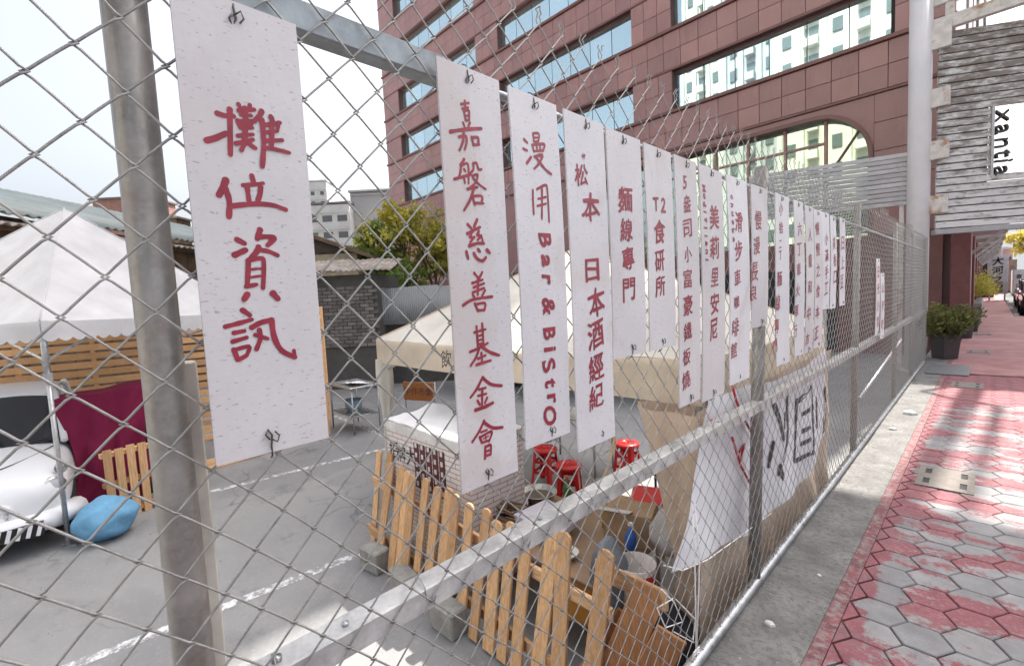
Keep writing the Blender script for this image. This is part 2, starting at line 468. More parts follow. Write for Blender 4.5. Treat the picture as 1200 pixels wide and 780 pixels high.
# ties holding mesh to the rails
tm = MB()
for k in range(40):
    yb = -.1 + k * .31
    for zb, xx in ((1.04, .034), (.034, .03)):
        tm.tube([(FX - xx + .034 * math.cos(t), yb + .004 * t, zb + .034 * math.sin(t)) for t in [a * .785 for a in range(9)]], .0016, 4)
stuff(tm.build('wire_ties', M_WIRE, FEN))

# ================================================================== SIGNS
XS = FX + .012
def m_sign():
    m = NM('sign_board'); co = m.coords(True)
    n1 = m.noise(m.coords(True), 3.0, 6); n2 = m.noise(m.coords(True, (1, 1, 2.6)), 60, 4, .6); n3 = m.noise(m.coords(True, (1, .5, 1.7)), 170, 2, .5)
    cc = m.mix(m.ramp(n1, .3, .7), (.55, .54, .575), (.65, .64, .665))
    cc = m.mix(m.ramp(n2, .4, .8, 0, .28), cc, (.47, .455, .47))
    cc = m.mix(m.ramp(n3, .65, .70, 0, .55), cc, (.17, .16, .17))
    st = m.noise(m.coords(True, (1, 1, .8), ), 2.6, 7, .55, .6)
    cc = m.mix(m.ramp(st, .56, .64, 0, .45), cc, (.47, .41, .38))
    cc = m.mix(1.0, cc, m.mix(m.oi.outputs['Random'], (.90, .88, .86), (1.05, 1.05, 1.06)), 'MULTIPLY')
    m.col(cc); m.set(rough=.5); m.bump(m.noise(m.coords(True, (1, 2.2, .6)), 7, 4), .25, .006)
    return m.m
M_SIGN = m_sign()
def m_ink():
    m = NM('red_brush_paint'); co = m.coords(True)
    cc = m.mix(m.ramp(m.noise(co, 30, 5), .35, .7), (.21, .010, .028), (.32, .022, .05))
    m.col(cc); m.set(rough=.45); return m.m
M_INK = m_ink()
M_HOOK = plain('hook_wire', (.10, .095, .09), .5, .5, scale=40)

_gl = {}
def glyph(ch, off):
    key = (ch, off)
    if key in _gl: return _gl[key]
    cu = bpy.data.curves.new('t', 'FONT'); cu.body = ch; cu.size = 1; cu.resolution_u = 3; cu.offset = off
    cu.fill_mode = 'FRONT'
    ob = bpy.data.objects.new('t', cu); COL.objects.link(ob)
    bpy.context.view_layer.update()
    me = bpy.data.meshes.new_from_object(ob.evaluated_get(bpy.context.evaluated_depsgraph_get()))
    V = [(v.co.x, v.co.y) for v in me.vertices]; Fc = [list(p.vertices) for p in me.polygons]
    bpy.data.objects.remove(ob); bpy.data.curves.remove(cu); bpy.data.meshes.remove(me)
    if V:
        x0 = min(v[0] for v in V); x1 = max(v[0] for v in V); y0 = min(v[1] for v in V); y1 = max(v[1] for v in V)
        V = [(a - (x0 + x1) / 2, b - (y0 + y1) / 2) for a, b in V]; wh = (x1 - x0, y1 - y0)
    else: wh = (.5, .5)
    _gl[key] = (V, Fc, wh); return _gl[key]
def put(mb, ch, cy, cz, h, place, rot=0, wid=None, off=.022, wob=.05, shear=.0, bold=0.0):
    """hand-painted character: glyph outline bent by noise. place(u,v) -> point"""
    V, Fc, wh = glyph(ch, off)
    if not V: return
    s = h / max(wh[1], .45 if ord(ch) > 0x2000 else .3); sx = s if wid is None else wid / max(wh[0], .2)
    sd = rnd.random() * 50
    c, sn = math.cos(rot), math.sin(rot); out = []
    BO = [(0, 0)] if not bold else [(bold * math.cos(q * 1.2566), bold * math.sin(q * 1.2566)) for q in range(5)]
    for a, b in V:
        a2 = a + wob * nz(a * 2.2 + sd, b * 2.2, 1) + shear * b + .25 * wob * nz(a * 9 + sd, b * 9, 7)
        b2 = b + wob * nz(a * 2.2, b * 2.2 + sd, 3) + .13 * a + .25 * wob * nz(a * 9, b * 9 + sd, 2)
        a2 *= sx; b2 *= s
        out.append((cy + a2 * c - b2 * sn, cz + a2 * sn + b2 * c))
    for q, (da, db) in enumerate(BO):
        mb.add([place(u + da * s, v + db * s) + Vector((.00012 * q, 0, 0)) for u, v in out], Fc)
def brush(mb, pts, wd, place, lift):
    """one brush stroke: ribbon with round ends through 2d points"""
    P = [Vector((p[0], p[1])) for p in pts]
    Q = []
    for i in range(len(P) - 1):
        p0, p1, p2, p3 = P[max(i - 1, 0)], P[i], P[i + 1], P[min(i + 2, len(P) - 1)]
        for k in range(5):
            t = k / 5
            Q.append(.5 * (2 * p1 + (p2 - p0) * t + (2 * p0 - 5 * p1 + 4 * p2 - p3) * t * t + (3 * p1 - p0 - 3 * p2 + p3) * t ** 3))
    Q.append(P[-1]); n = len(Q); Lf = []; Rt = []
    sd = rnd.random() * 99
    for i, q in enumerate(Q):
        d = Q[min(i + 1, n - 1)] - Q[max(i - 1, 0)]
        d = d.normalized() if d.length > 1e-9 else Vector((1, 0))
        nn = Vector((-d.y, d.x)); ww = wd / 2 * (1 + .22 * nz(i * .35 + sd, 0)) * (1.08 - .16 * i / n)
        Lf.append(q + nn * ww); Rt.append(q - nn * ww)
    def cap(c, a, sgn):
        v = a - c; return [c + Matrix.Rotation(sgn * math.pi * k / 6, 2) @ v for k in range(1, 6)]
    ring = Lf + cap(Q[-1], Lf[-1], -1) + Rt[::-1] + cap(Q[0], Rt[0], -1)
    mb.add([place(p.x, p.y, lift) for p in ring], [list(range(len(ring)))[::-1]])

def hook(mb, y, z, dn=1):
    """wire tie: twisted loop through the hole and round the rail"""
    x = XS + .006
    mb.tube([(x - .02, y + .004, z + .045 * dn), (x - .004, y + .002, z + .036 * dn), (x + .003, y, z + .018 * dn), (x + .004, y + .002, z), (x, y - .003, z - .010 * dn), (x + .005, y - .008, z - .002 * dn), (x + .004, y - .002, z + .007 * dn)], .0016, 5)
    mb.tube([(x + .004, y, z + .006 * dn), (x + .009, y + .008, z + .012 * dn), (x + .008, y + .012, z + .002 * dn), (x + .006, y + .006, z - .006 * dn)], .0015, 5)

SIGNTEXT = {}
def sign(label, y0, y1, zt, zb, tilt=0.0, bow=.0):
    yc = (y0 + y1) / 2
    t = thing('hanging_sign', label, 'sign', (XS, yc, zb), 'painted name boards wired to the fence')
    ca, sa = math.cos(tilt), math.sin(tilt); yw = rnd.uniform(-.03, .04); bv = rnd.uniform(.002, .012); bc = rnd.uniform(-.006, .010)
    hole_z = zt - .028
    def place(y, z, lift=0.0):
        u = (y - yc); v = z - zt
        yy = yc + u * ca - v * sa; zz = zt + u * sa + v * ca
        q = max(-1, min(1, u / ((y1 - y0) / 2)))
        xx = XS + bow * (1 - q * q) + .010 * (zt - z) / max(.3, zt - zb) * nz(yc * 5, 1) + .0045 + yw * u + .003 + bv * math.sin(math.pi * max(0, min(1, (zt - z) / (zt - zb)))) + bc * max(0, (zt - z) / (zt - zb) - .75) ** 2 * 8 + lift
        return Vector((xx, yy, zz))
    m = MB(); nu, nv = 6, 10
    m.grid(lambda a, b: place(y0 + (y1 - y0) * a, zb + (zt - zb) * b) - Vector((.0, 0, 0)), nu, nv, False)
    back = MB().grid(lambda a, b: place(y1 - (y1 - y0) * a, zb + (zt - zb) * b) - Vector((.005, 0, 0)), nu, nv)
    o = len(m.v); m.add(back.v, back.f, False)
    # rim
    W = nu + 1
    def fi(i, j): return j * W + i
    def bi(i, j): return o + j * W + (nu - i)
    for i in range(nu):
        m.f.append([fi(i, 0), bi(i, 0), bi(i + 1, 0), fi(i + 1, 0)]); m.sm.append(False)
        m.f.append([fi(i + 1, nv), bi(i + 1, nv), bi(i, nv), fi(i, nv)]); m.sm.append(False)
    for j in range(nv):
        m.f.append([fi(0, j + 1), bi(0, j + 1), bi(0, j), fi(0, j)]); m.sm.append(False)
        m.f.append([fi(nu, j), bi(nu, j), bi(nu, j + 1), fi(nu, j + 1)]); m.sm.append(False)
    m.build('panel', M_SIGN, t)
    h = MB(); hook(h, yc + rnd.uniform(-.01, .01), hole_z); h.build('wire_hook', M_HOOK, t)
    h = MB(); hook(h, yc + rnd.uniform(-.02, .03), zb + .03, -1); h.build('wire_hook', M_HOOK, t)
    return t, place

def yz(px, py):
    p = AX(px, py, XS + .008); return p.y, p.z
def trace(t, place, groups, counts, k_w=1.3):
    """strokes measured on the board, each (origin, scale, [(width, pts...)]); counts = strokes per character"""
    flat = [(o, s_, st) for o, s_, strokes in groups for st in strokes]
    assert sum(counts) == len(flat), (sum(counts), len(flat))
    k = 0
    for n in counts:
        m = MB()
        for q in range(n):
            (ox, oy), s_, (wdt, *pts) = flat[k]; k += 1
            cx, cy = ox + pts[0][0] / s_, oy + pts[0][1] / s_
            a = yz(cx, cy - wdt / s_ / 2)[1] - yz(cx, cy + wdt / s_ / 2)[1]
            a *= k_w
            brush(m, [yz(ox + p[0] / s_, oy + p[1] / s_) for p in pts], a, place, .0006 + .00005 * q)
        m.build('character', M_INK, t)
def chars(t, place, lst, off=.022, wob=.085):
    for ch, px, py, h in lst:
        m = MB()
        y, z = yz(px, py); hh = yz(px, py - h / 2)[1] - yz(px, py + h / 2)[1]
        put(m, ch, y, z, hh, lambda u, v: place(u, v, .0008), rot=R(rnd.uniform(-3, 5)), off=off, wob=wob, bold=(.020 if h > 22 else .010) if ord(ch) > 0x2000 else .022, wid=min(hh * 1.0, .125) if ord(ch) > 0x2000 and ch not in '小一丁·' else None)
        m.build('character', M_INK, t)
def side_text(t, place, lst, off=.02):
    for ch, px, py, h in lst:
        m = MB()       # latin letters turned a quarter clockwise; h = cap height across the board in px of height
        y, z = yz(px, py); hh = yz(px, py - h / 2)[1] - yz(px, py + h / 2)[1]
        V, Fc, wh = glyph(ch, off)
        put(m, ch, y, z, hh * max(wh[1], .3) / .72, lambda u, v: place(u, v, .0008), rot=R(-90 + rnd.uniform(-5, 5)), off=off, wob=.05, bold=.012)
        m.build('letter', M_INK, t)

GROUPS1 = [((230, 110), 4.877, [
    (22, (120, 115), (165, 128), (212, 130)), (22, (190, 92), (192, 220), (193, 350)), (26, (58, 270), (110, 255), (170, 228)),
    (18, (240, 62), (255, 88)), (18, (305, 66), (300, 95)), (20, (242, 98), (330, 92)), (16, (255, 122), (312, 126)), (22, (277, 85), (281, 140)),
    (20, (236, 156), (250, 195)), (16, (243, 158), (322, 156)), (16, (316, 158), (306, 198)), (16, (250, 196), (320, 196)), (24, (281, 145), (275, 258)), (18, (262, 172), (300, 174)),
    (17, (236, 242), (322, 234)), (19, (226, 286), (280, 275), (322, 264)), (19, (276, 260), (272, 290), (256, 324)), (20, (288, 268), (310, 295), (336, 312)),
    (22, (372, 102), (358, 130), (330, 158)), (21, (374, 150), (384, 280), (376, 418)), (20, (425, 132), (438, 162)), (17, (390, 180), (478, 166)), (16, (392, 222), (462, 214)), (17, (392, 270), (490, 266)),
    (18, (388, 310), (450, 318), (530, 338)), (20, (432, 162), (428, 312)), (15, (470, 165), (462, 212)),
    (28, (166, 496), (150, 540), (128, 580)), (24, (164, 545), (186, 610), (185, 704)), (20, (316, 470), (326, 508)), (18, (266, 524), (322, 520), (380, 512)),
    (21, (290, 540), (300, 612)), (22, (366, 535), (362, 575), (348, 616)), (22, (200, 642), (280, 634), (360, 630), (440, 638), (510, 662))]),
    ((250, 260), 4.585, [
    (22, (126, 96), (165, 116)), (25, (114, 178), (170, 152)), (24, (249, 44), (236, 90)), (20, (248, 80), (318, 82), (324, 98), (290, 126)),
    (22, (241, 136), (228, 165), (196, 200)), (18, (246, 150), (300, 160), (345, 180)), (20, (186, 206), (184, 280), (180, 342)), (19, (190, 206), (255, 196), (270, 225), (266, 355)),
    (11, (195, 256), (255, 250)), (11, (195, 298), (250, 290)), (17, (175, 348), (230, 336)), (24, (180, 390), (164, 416)), (24, (320, 384), (346, 412)),
    (21, (156, 474), (194, 500)), (19, (64, 562), (130, 545), (205, 524)), (18, (110, 595), (166, 585)), (18, (104, 642), (178, 620)),
    (20, (110, 686), (130, 740)), (17, (114, 686), (190, 668), (184, 704)), (18, (134, 740), (178, 716)), (22, (206, 566), (255, 540), (312, 526)),
    (22, (312, 526), (328, 620), (368, 690), (440, 726)), (16, (438, 726), (434, 690)), (17, (224, 606), (290, 626)), (19, (246, 580), (252, 625), (232, 682))])]
GROUPS2 = [((510, 100), 6.5, [
    (15, (224, 120), (228, 172)), (15, (195, 146), (255, 136)), (14, (204, 180), (250, 170)), (15, (215, 192), (232, 268)), (15, (222, 196), (254, 192), (256, 264)), (11, (226, 236), (250, 230)), (12, (232, 272), (254, 266)),
    (14, (210, 286), (220, 314)), (14, (262, 286), (250, 314)), (20, (113, 355), (230, 337), (350, 330)),
    (15, (178, 396), (228, 386), (236, 430), (222, 490)), (15, (214, 362), (208, 430), (182, 495)), (15, (276, 396), (290, 456)), (15, (282, 400), (324, 400), (326, 452)), (14, (290, 456), (334, 452)),
    (17, (216, 565), (190, 608)), (14, (192, 618), (188, 660), (176, 700)), (14, (194, 616), (246, 602), (250, 748)), (17, (142, 716), (200, 700), (266, 680)), (14, (216, 640), (226, 656)), (13, (214, 692), (222, 746)),
    (14, (286, 596), (288, 640), (266, 668)), (14, (290, 596), (312, 594), (328, 642), (350, 640)), (14, (280, 692), (320, 682), (302, 745), (262, 778)), (14, (286, 710), (330, 755), (382, 792))]),
    ((520, 210), 6.5, [
    (16, (178, 76), (252, 62)), (16, (226, 70), (200, 150), (150, 238)), (14, (214, 130), (232, 196)), (14, (220, 130), (286, 130), (286, 182)), (14, (236, 182), (300, 186)),
    (18, (178, 345), (206, 376)), (18, (250, 308), (226, 365)), (17, (174, 416), (225, 388), (272, 366)), (14, (216, 396), (192, 444), (230, 440)), (14, (228, 442), (196, 482)), (20, (190, 508), (240, 492)),
    (14, (263, 394), (250, 430), (282, 428)), (14, (282, 432), (252, 464)), (17, (255, 488), (302, 490)), (13, (284, 440), (296, 490)),
    (18, (167, 553), (180, 605)), (19, (224, 564), (248, 604), (290, 622), (316, 596)), (18, (257, 534), (270, 552)), (20, (324, 538), (346, 562))]),
    ((525, 310), 6.0, [
    (14, (180, 60), (206, 92)), (14, (236, 54), (215, 96)), (14, (166, 130), (240, 106)), (14, (176, 160), (250, 132)), (14, (170, 196), (250, 164)), (14, (206, 88), (204, 214)), (13, (170, 214), (186, 236)), (13, (256, 180), (234, 222)),
    (16, (100, 286), (170, 246), (306, 225)), (14, (184, 274), (206, 326)), (14, (190, 280), (256, 270), (250, 322)), (13, (206, 322), (252, 318)),
    (14, (196, 434), (206, 580)), (14, (236, 414), (246, 570)), (13, (180, 476), (260, 454)), (11, (206, 502), (240, 492)), (11, (206, 532), (240, 524)), (11, (206, 560), (244, 550)), (14, (150, 612), (215, 585), (276, 550)),
    (14, (216, 584), (192, 650), (155, 708)), (18, (226, 570), (290, 614), (356, 636)), (13, (206, 660), (260, 636)), (13, (230, 620), (236, 690)), (15, (196, 702), (296, 672))]),
    ((530, 430), 6.0, [
    (15, (210, 70), (170, 150), (124, 212)), (18, (212, 76), (270, 120), (346, 130)), (13, (186, 156), (232, 144)), (13, (180, 200), (236, 186)), (14, (208, 150), (205, 282)), (14, (174, 234), (190, 262)), (14, (242, 214), (226, 250)), (19, (160, 300), (220, 280), (282, 250)),
    (15, (221, 376), (186, 450), (138, 524)), (18, (224, 390), (282, 425), (352, 422)), (12, (200, 456), (242, 440)), (14, (190, 490), (206, 530)), (14, (196, 490), (276, 450), (256, 520)), (13, (206, 530), (260, 512)), (8, (216, 502), (252, 482)), (8, (230, 476), (236, 520)),
    (14, (230, 555), (228, 642)), (14, (233, 560), (268, 546), (268, 612)), (12, (236, 590), (265, 580)), (13, (232, 622), (266, 612))])]
GROUPS3 = [((590, 140), 4.336, [
    (11, (98, 104), (114, 120)), (11, (94, 152), (112, 160)), (12, (110, 224), (132, 194)), (9, (145, 74), (150, 115)), (9, (148, 72), (176, 75), (172, 113)), (7, (150, 95), (172, 93)), (8, (150, 115), (170, 113)),
    (9, (140, 130), (148, 164)), (9, (140, 132), (203, 126), (195, 162)), (9, (148, 163), (196, 160)), (8, (164, 130), (165, 160)), (8, (181, 128), (180, 158)), (10, (150, 192), (192, 182), (176, 222), (148, 252)), (11, (160, 196), (200, 250), (236, 280)),
    (10, (138, 362), (138, 420), (141, 482)), (10, (160, 357), (204, 336), (214, 362), (221, 522)), (9, (166, 406), (206, 396)), (9, (160, 442), (206, 430)), (10, (186, 356), (183, 506))])]

t, pl = sign('large board with four big red characters, alone beside the thick post', .148, .327, 2.186, 1.461)
trace(t, pl, GROUPS1, [27, 7, 13, 12])
t, pl = sign('longest board, seven red characters, first of the close row', .618, .802, 2.226, 1.256)
trace(t, pl, GROUPS2, [15, 15, 14, 12, 12, 8, 12], 1.4)

def pxsign(label, xl, yl, xr, yr, bx, by, w_=None):
    a = AX(xl, yl, XS + .006); b = AX(xr, yr, XS + .006); z = AX(bx, by, XS + .006).z
    y0, y1 = a.y, b.y
    if w_: c = (y0 + y1) / 2; y0, y1 = c - w_ / 2, c + w_ / 2
    return sign(label, y0, y1, (a.z + b.z) / 2, z, R(rnd.uniform(-.5, .5)))
t, pl = pxsign('board with two red characters above sideways Latin lettering reading Bar and Bistro', 594, 99, 652, 125, 645, 515)
trace(t, pl, GROUPS3, [14, 5], 1.4)
side_text(t, pl, [('B', 636, 282, 22), ('a', 636, 306, 22), ('r', 637, 328, 22), ('&', 640, 359, 22), ('B', 641, 391, 22), ('i', 642, 409, 22), ('S', 641, 428, 22), ('t', 643, 449, 22), ('r', 645, 467, 22), ('O', 643, 487, 22)])
def fsign(label, geo, cs, st=(), w_=None, off=.0):
    t, pl = pxsign(label, *geo, w_=w_)
    chars(t, pl, cs, off=off); side_text(t, pl, st); return t
fsign('fourth board from the left, seven red characters with a small mark at their top', (659, 125, 707, 148, 697, 520),
      [('艹', 683, 183, 8), ('松', 680, 205, 25), ('本', 691, 243, 34), ('日', 692, 316, 27), ('本', 697, 354, 33), ('酒', 696, 392, 31), ('經', 697, 430, 30), ('紀', 697, 464, 28)])
fsign('short board with four slender red characters, just left of the T2 board', (709, 148, 750, 165, 737, 417),
      [('麵', 732, 234, 29), ('線', 733, 269, 26), ('專', 735, 303, 26), ('門', 736, 339, 26)])
fsign('short board that begins with T2 above three red characters', (753, 166, 786, 180, 775, 408),
      [('T', 767, 239, 16), ('2', 776, 240, 16), ('食', 771, 271, 26), ('研', 771, 306, 23), ('所', 772, 335, 23)])
fsign('long narrow board that begins with the numeral 5 over eight red characters', (789, 181, 815, 190, 803, 475),
      [('5', 802, 214, 15), ('盎', 804, 239, 19), ('司', 804, 268, 22), ('小', 804, 298, 18), ('富', 804, 326, 21), ('豪', 804, 357, 23), ('鐵', 804, 388, 20), ('板', 803, 417, 19), ('燒', 803, 445, 20)])
fsign('board with five red characters and sideways Latin name Modigliani along its left side', (818, 191, 846, 203, 831, 468),
      [('美', 836, 255, 27), ('莉', 836, 291, 25), ('里', 836, 325, 21), ('安', 836, 355, 23), ('尼', 835, 386, 23)],
      [(c, 824 + i * .25, 221 + i * 9.3, 9) for i, c in enumerate('Modigliani')])
fsign('board with six red characters and a short Latin word down its upper left side', (850, 204, 875, 213, 858, 450),
      [('滑', 864, 260, 23), ('步', 863, 294, 23), ('車', 861, 326, 20), ('咖', 860, 354, 15), ('啡', 859, 384, 21), ('館', 858, 410, 19)],
      [(c, 856 + i * .2, 231 + i * 10, 9) for i, c in enumerate('chuaka')])
fsign('short board with four red characters just left of the second fence post', (880, 215, 898, 222, 884, 384),
      [('慢', 888, 258, 22), ('漫', 886, 288, 20), ('長', 884, 318, 22), ('良', 883, 343, 18)])
fsign('long board with eight red characters hanging directly over the second fence post', (908, 225, 924, 232, 908, 430),
      [('小', 915, 245, 14), ('拾', 915, 267, 14), ('二', 914, 286, 9), ('丁', 914, 299, 10), ('麵', 913, 327, 18), ('線', 911, 355, 18), ('專', 910, 382, 17), ('門', 908, 406, 15)])
small = [((929, 232, 941, 239, 931, 418), '六丁車火車行', 936, 268, 931, 388, 'next board right of the one over the second post, six red characters'),
         ((943, 239, 952, 244, 947, 413), '人龍和中市', 948, 275, 946, 398, 'second long board right of the one over the second fence post'),
         ((953, 244, 962, 248, 956, 408), '慢慢之食本正', 957, 268, 956, 390, 'last of the long boards, reaching the raised right corner of the white banner'),
         ((963, 247, 970, 251, 967, 362), '小滿手工', 967, 280, 967, 338, 'first of the three short boards at the far end of the row'),
         ((971, 250, 980, 256, 977, 361), '美香口', 976, 285, 977, 325, 'middle one of the three short boards at the far end of the row'),
         ((984, 254, 990, 257, 986, 358), '日上豆', 987, 285, 986, 330, 'very last short board at the far end of the row')]
for geo, s_, xa, ya, xb, yb, lab in small:
    n = len(s_)
    fsign(lab, geo, [(c, xa + (xb - xa) * i / (n - 1), ya + (yb - ya) * i / (n - 1), min(15, .72 * (yb - ya) / (n - 1))) for i, c in enumerate(s_)], w_=.185)
for (xc, ya, yb, lab, cs) in [(1029, 303, 392, 'lone pinkish board far along the fence, the taller of two side by side', '日光小館'), (1034, 320, 396, 'lone pinkish board far along the fence, the lower of two side by side', '山海味')]:
    a = AX(xc, ya, XS + .006); z = AX(xc, yb, XS + .006).z
    t, pl = sign(lab, a.y - .095, a.y + .095, a.z, z)
    for i, c in enumerate(cs):
        m = MB(); put(m, c, a.y, a.z - (a.z - z) * (i + .8) / (len(cs) + .6), .12, lambda u, v: pl(u, v, .0008)); m.build('character', M_INK, t)
# ================================================================== RED OFFICE BUILDING
Y0 = 18.0; KB = Y0 / 17.0
def bx(x): return x * KB
def bz(z): return CAMH + (z - CAMH) * KB
def m_granite():
    m = NM('red_granite'); co = m.coords(True)
    n1 = m.noise(co, .5, 4); fine = m.noise(co, 25, 3)
    cc = m.mix(m.ramp(n1, .3, .7), (.29, .158, .158), (.375, .208, .202))
    cc = m.mix(m.ramp(fine, .35, .7, 0, .35), cc, (.25, .13, .128))
    st = m.noise(m.coords(True, (2.2, 1, .35)), 1.6, 5, .6)
    cc = m.mix(m.ramp(st, .55, .75, 0, .4), cc, (.19, .10, .098))
    cc = m.mix(1.0, cc, m.mix(m.oi.outputs['Random'], (.86, .86, .87), (1.13, 1.12, 1.1)), 'MULTIPLY')
    m.col(cc); m.set(rough=.34, spec=.5); m.bump(n1, .05, .01)
    return m.m
M_GRAN = m_granite()
M_JOINT = plain('joint_dark', (.14, .08, .078), .8)
M_LEDGE = plain('ledge_red', (.17, .075, .07), .4, var=.2, scale=2, rv=.05)
M_FRAME = plain('window_frame_red', (.16, .065, .06), .45)
M_DARK = plain('recess_shade', (.03, .03, .032), .8)  # near-black standing in for shade in recesses and slots
def m_glass(name, tint, rough=.015):
    m = NM(name); co = m.coords(True)
    m.col(m.mix(m.oi.outputs['Random'], mul(tint, .9), mul(tint, 1.05)))
    m.set(rough=rough, metal=.88)
    m.bump(m.noise(co, .55, 1), .03, .02)
    return m.m
M_GLASS = m_glass('mirror_glass', (.62, .80, .85))
M_GLASSG = m_glass('green_glass', (.50, .62, .54))
RB = thing('office_building', 'tall maroon granite office block with bands of mirrored windows behind the lot', 'building', (bx(-15), Y0, LOT))
secs = [(-27.4, -19.45), (-17.7, -10.05), (-8.4, -1.95)]
XL, XR = -29.3, -.75
TOP = 37.0  # made taller out of view so its shadow covers the lot
ZSET = bz(8.42 + 2.93 * 3 + 1.43) + .6; XS2 = -2.4  # unseen upper corner cut back so sun reaches the lot
MB().box((bx((XL + XS2) / 2), Y0 + 7.5, (bz(TOP) + LOT) / 2), (bx(XS2) - bx(XL) - .02, 14.1, bz(TOP) - LOT)).box((bx((XS2 + XR) / 2), Y0 + 7.51, (ZSET + LOT) / 2), (bx(XR) - bx(XS2) - .02, 14.08, ZSET - LOT)).build('wall', M_GRAN, RB)   # core, front at Y0+.45
rows = [8.42 + 2.93 * i for i in range(9)]
WH = 1.43
pw_, ph_ = .66 * KB, .725 * KB
pmeshes = {}
def panel_mesh(w_, h_):
    key = (round(w_, 3), round(h_, 3))
    if key not in pmeshes:
        me = MB().box((0, 0, 0), (w_ - .014, .05, h_ - .014)).mesh('panel', bevel=.006); me.materials.append(M_GRAN); pmeshes[key] = me
    return pmeshes[key]
npan = 0
restp = MB()
def panel(x, z, w_, h_, y=Y0):
    global npan
    if bx(-19.5) < x and z < 18 and npan < 300:
        share(panel_mesh(w_, h_), 'panel', RB, (x, y + .025, z), (rnd.uniform(-.002, .002), 0, rnd.uniform(-.002, .002))); npan += 1
    else: restp.box((x, y + .025, z), (w_ - .014, .05, h_ - .014))
def panel_strip(x0, x1, z0, z1, nrow):
    n = max(1, round((x1 - x0) / pw_)); w_ = (x1 - x0) / n; h_ = (z1 - z0) / nrow
    order = []
    for i in range(n):
        for j in range(nrow): panel(x1 - (i + .5) * w_, z0 + (j + .5) * h_, w_, h_)
for r_i, rb in enumerate(rows):
    z0 = bz(rb - 1.5) if r_i else bz(6.95); z1 = bz(rb)
    zw1 = bz(rb + WH)
    XRr = XR if r_i < 4 else XS2; secr = secs if r_i < 4 else secs[:2] + [(-8.4, -2.85)]
    # spandrel below this row
    MB().box((bx((XL + XRr) / 2), Y0 + .25, (z0 + z1) / 2), (bx(XRr) - bx(XL), .395, z1 - z0)).build('spandrel', M_JOINT, RB)
    panel_strip(bx(XL), bx(XRr), z0 + .09, z1 - .13, 2)
    MB().box((bx((XL + XRr) / 2), Y0 + .02, z1 - .06), (bx(XRr) - bx(XL) + .1, .22, .12)).build('ledge', M_LEDGE, RB, bevel=.01)
    MB().box((bx((XL + XRr) / 2), Y0 + .05, z0 + .04), (bx(XRr) - bx(XL) + .06, .16, .08)).build('ledge', M_LEDGE, RB, bevel=.01)
    # piers
    edges = [XL] + [e for s_ in secr for e in s_] + [XRr]
    for i in range(0, len(edges), 2):
        xa, xb = bx(edges[i]), bx(edges[i + 1])
        MB().box(((xa + xb) / 2, Y0 + .25, (z1 + zw1) / 2), (xb - xa, .395, zw1 - z1 - .002)).build('pier', M_JOINT, RB)
        panel_strip(xa, xb, z1 + .005, zw1, 2)
    for xa, xb in secr:
        xa, xb = bx(xa), bx(xb)
        wn = MB(); n = round((xb - xa) / 1.16); pw2 = (xb - xa) / n
        wn.box(((xa + xb) / 2, Y0 + .28, z1 + .02), (xb - xa, .1, .04)); wn.box(((xa + xb) / 2, Y0 + .28, zw1 - .03), (xb - xa, .1, .06))
        win = wn.build('window', M_FRAME, RB)
        for k in range(n):
            pm = MB().box((0, 0, 0), (pw2 - .03, .012, zw1 - z1 - .1)).mesh('pane'); pm.materials.append(M_GLASS)
            ob = bpy.data.objects.new('pane', pm); COL.objects.link(ob); ob.parent = win
            ob.location = Vector((xa + (k + .5) * pw2, Y0 + .33, (z1 + zw1) / 2 - .01)) - ORG[RB.name]
            ob.rotation_euler = (R(rnd.uniform(-.12, .12)), 0, R(rnd.uniform(-.25, .25)))
            ORG[ob.name] = ORG[RB.name]
        MB().box((xb - .07, Y0 + .3, (z1 + zw1) / 2), (.09, .05, zw1 - z1 - .1)).build('jamb', M_DARK, win)  # near-black strip paints the shade of the window reveal
stuff(restp.build('upper_panels', M_GRAN, RB))
# top storey
zt0 = bz(rows[-1] + WH)
MB().box((bx((XL + XS2) / 2), Y0 + .25, (zt0 + bz(TOP)) / 2), (bx(XS2) - bx(XL), .39, bz(TOP) - zt0)).build('parapet', M_GRAN, RB)
# arched window storey
az0, az1 = bz(3.0), bz(6.95)
ax0, ax1, atop, arad = bx(-12.0), bx(-2.5), bz(6.66), 1.45
def arch_poly(grow=0.0, n=10):
    P = [(ax0 - grow, az0), (ax0 - grow, atop - arad)]
    P += [(ax0 + arad - (arad + grow) * math.cos(t), atop - arad + (arad + grow) * math.sin(t)) for t in [math.pi / 2 * k / n for k in range(1, n + 1)]]
    P += [(ax1 - arad + (arad + grow) * math.sin(t), atop - arad + (arad + grow) * math.cos(t)) for t in [math.pi / 2 * k / n for k in range(0, n + 1)]]
    P += [(ax1 + grow, az0)]
    return P
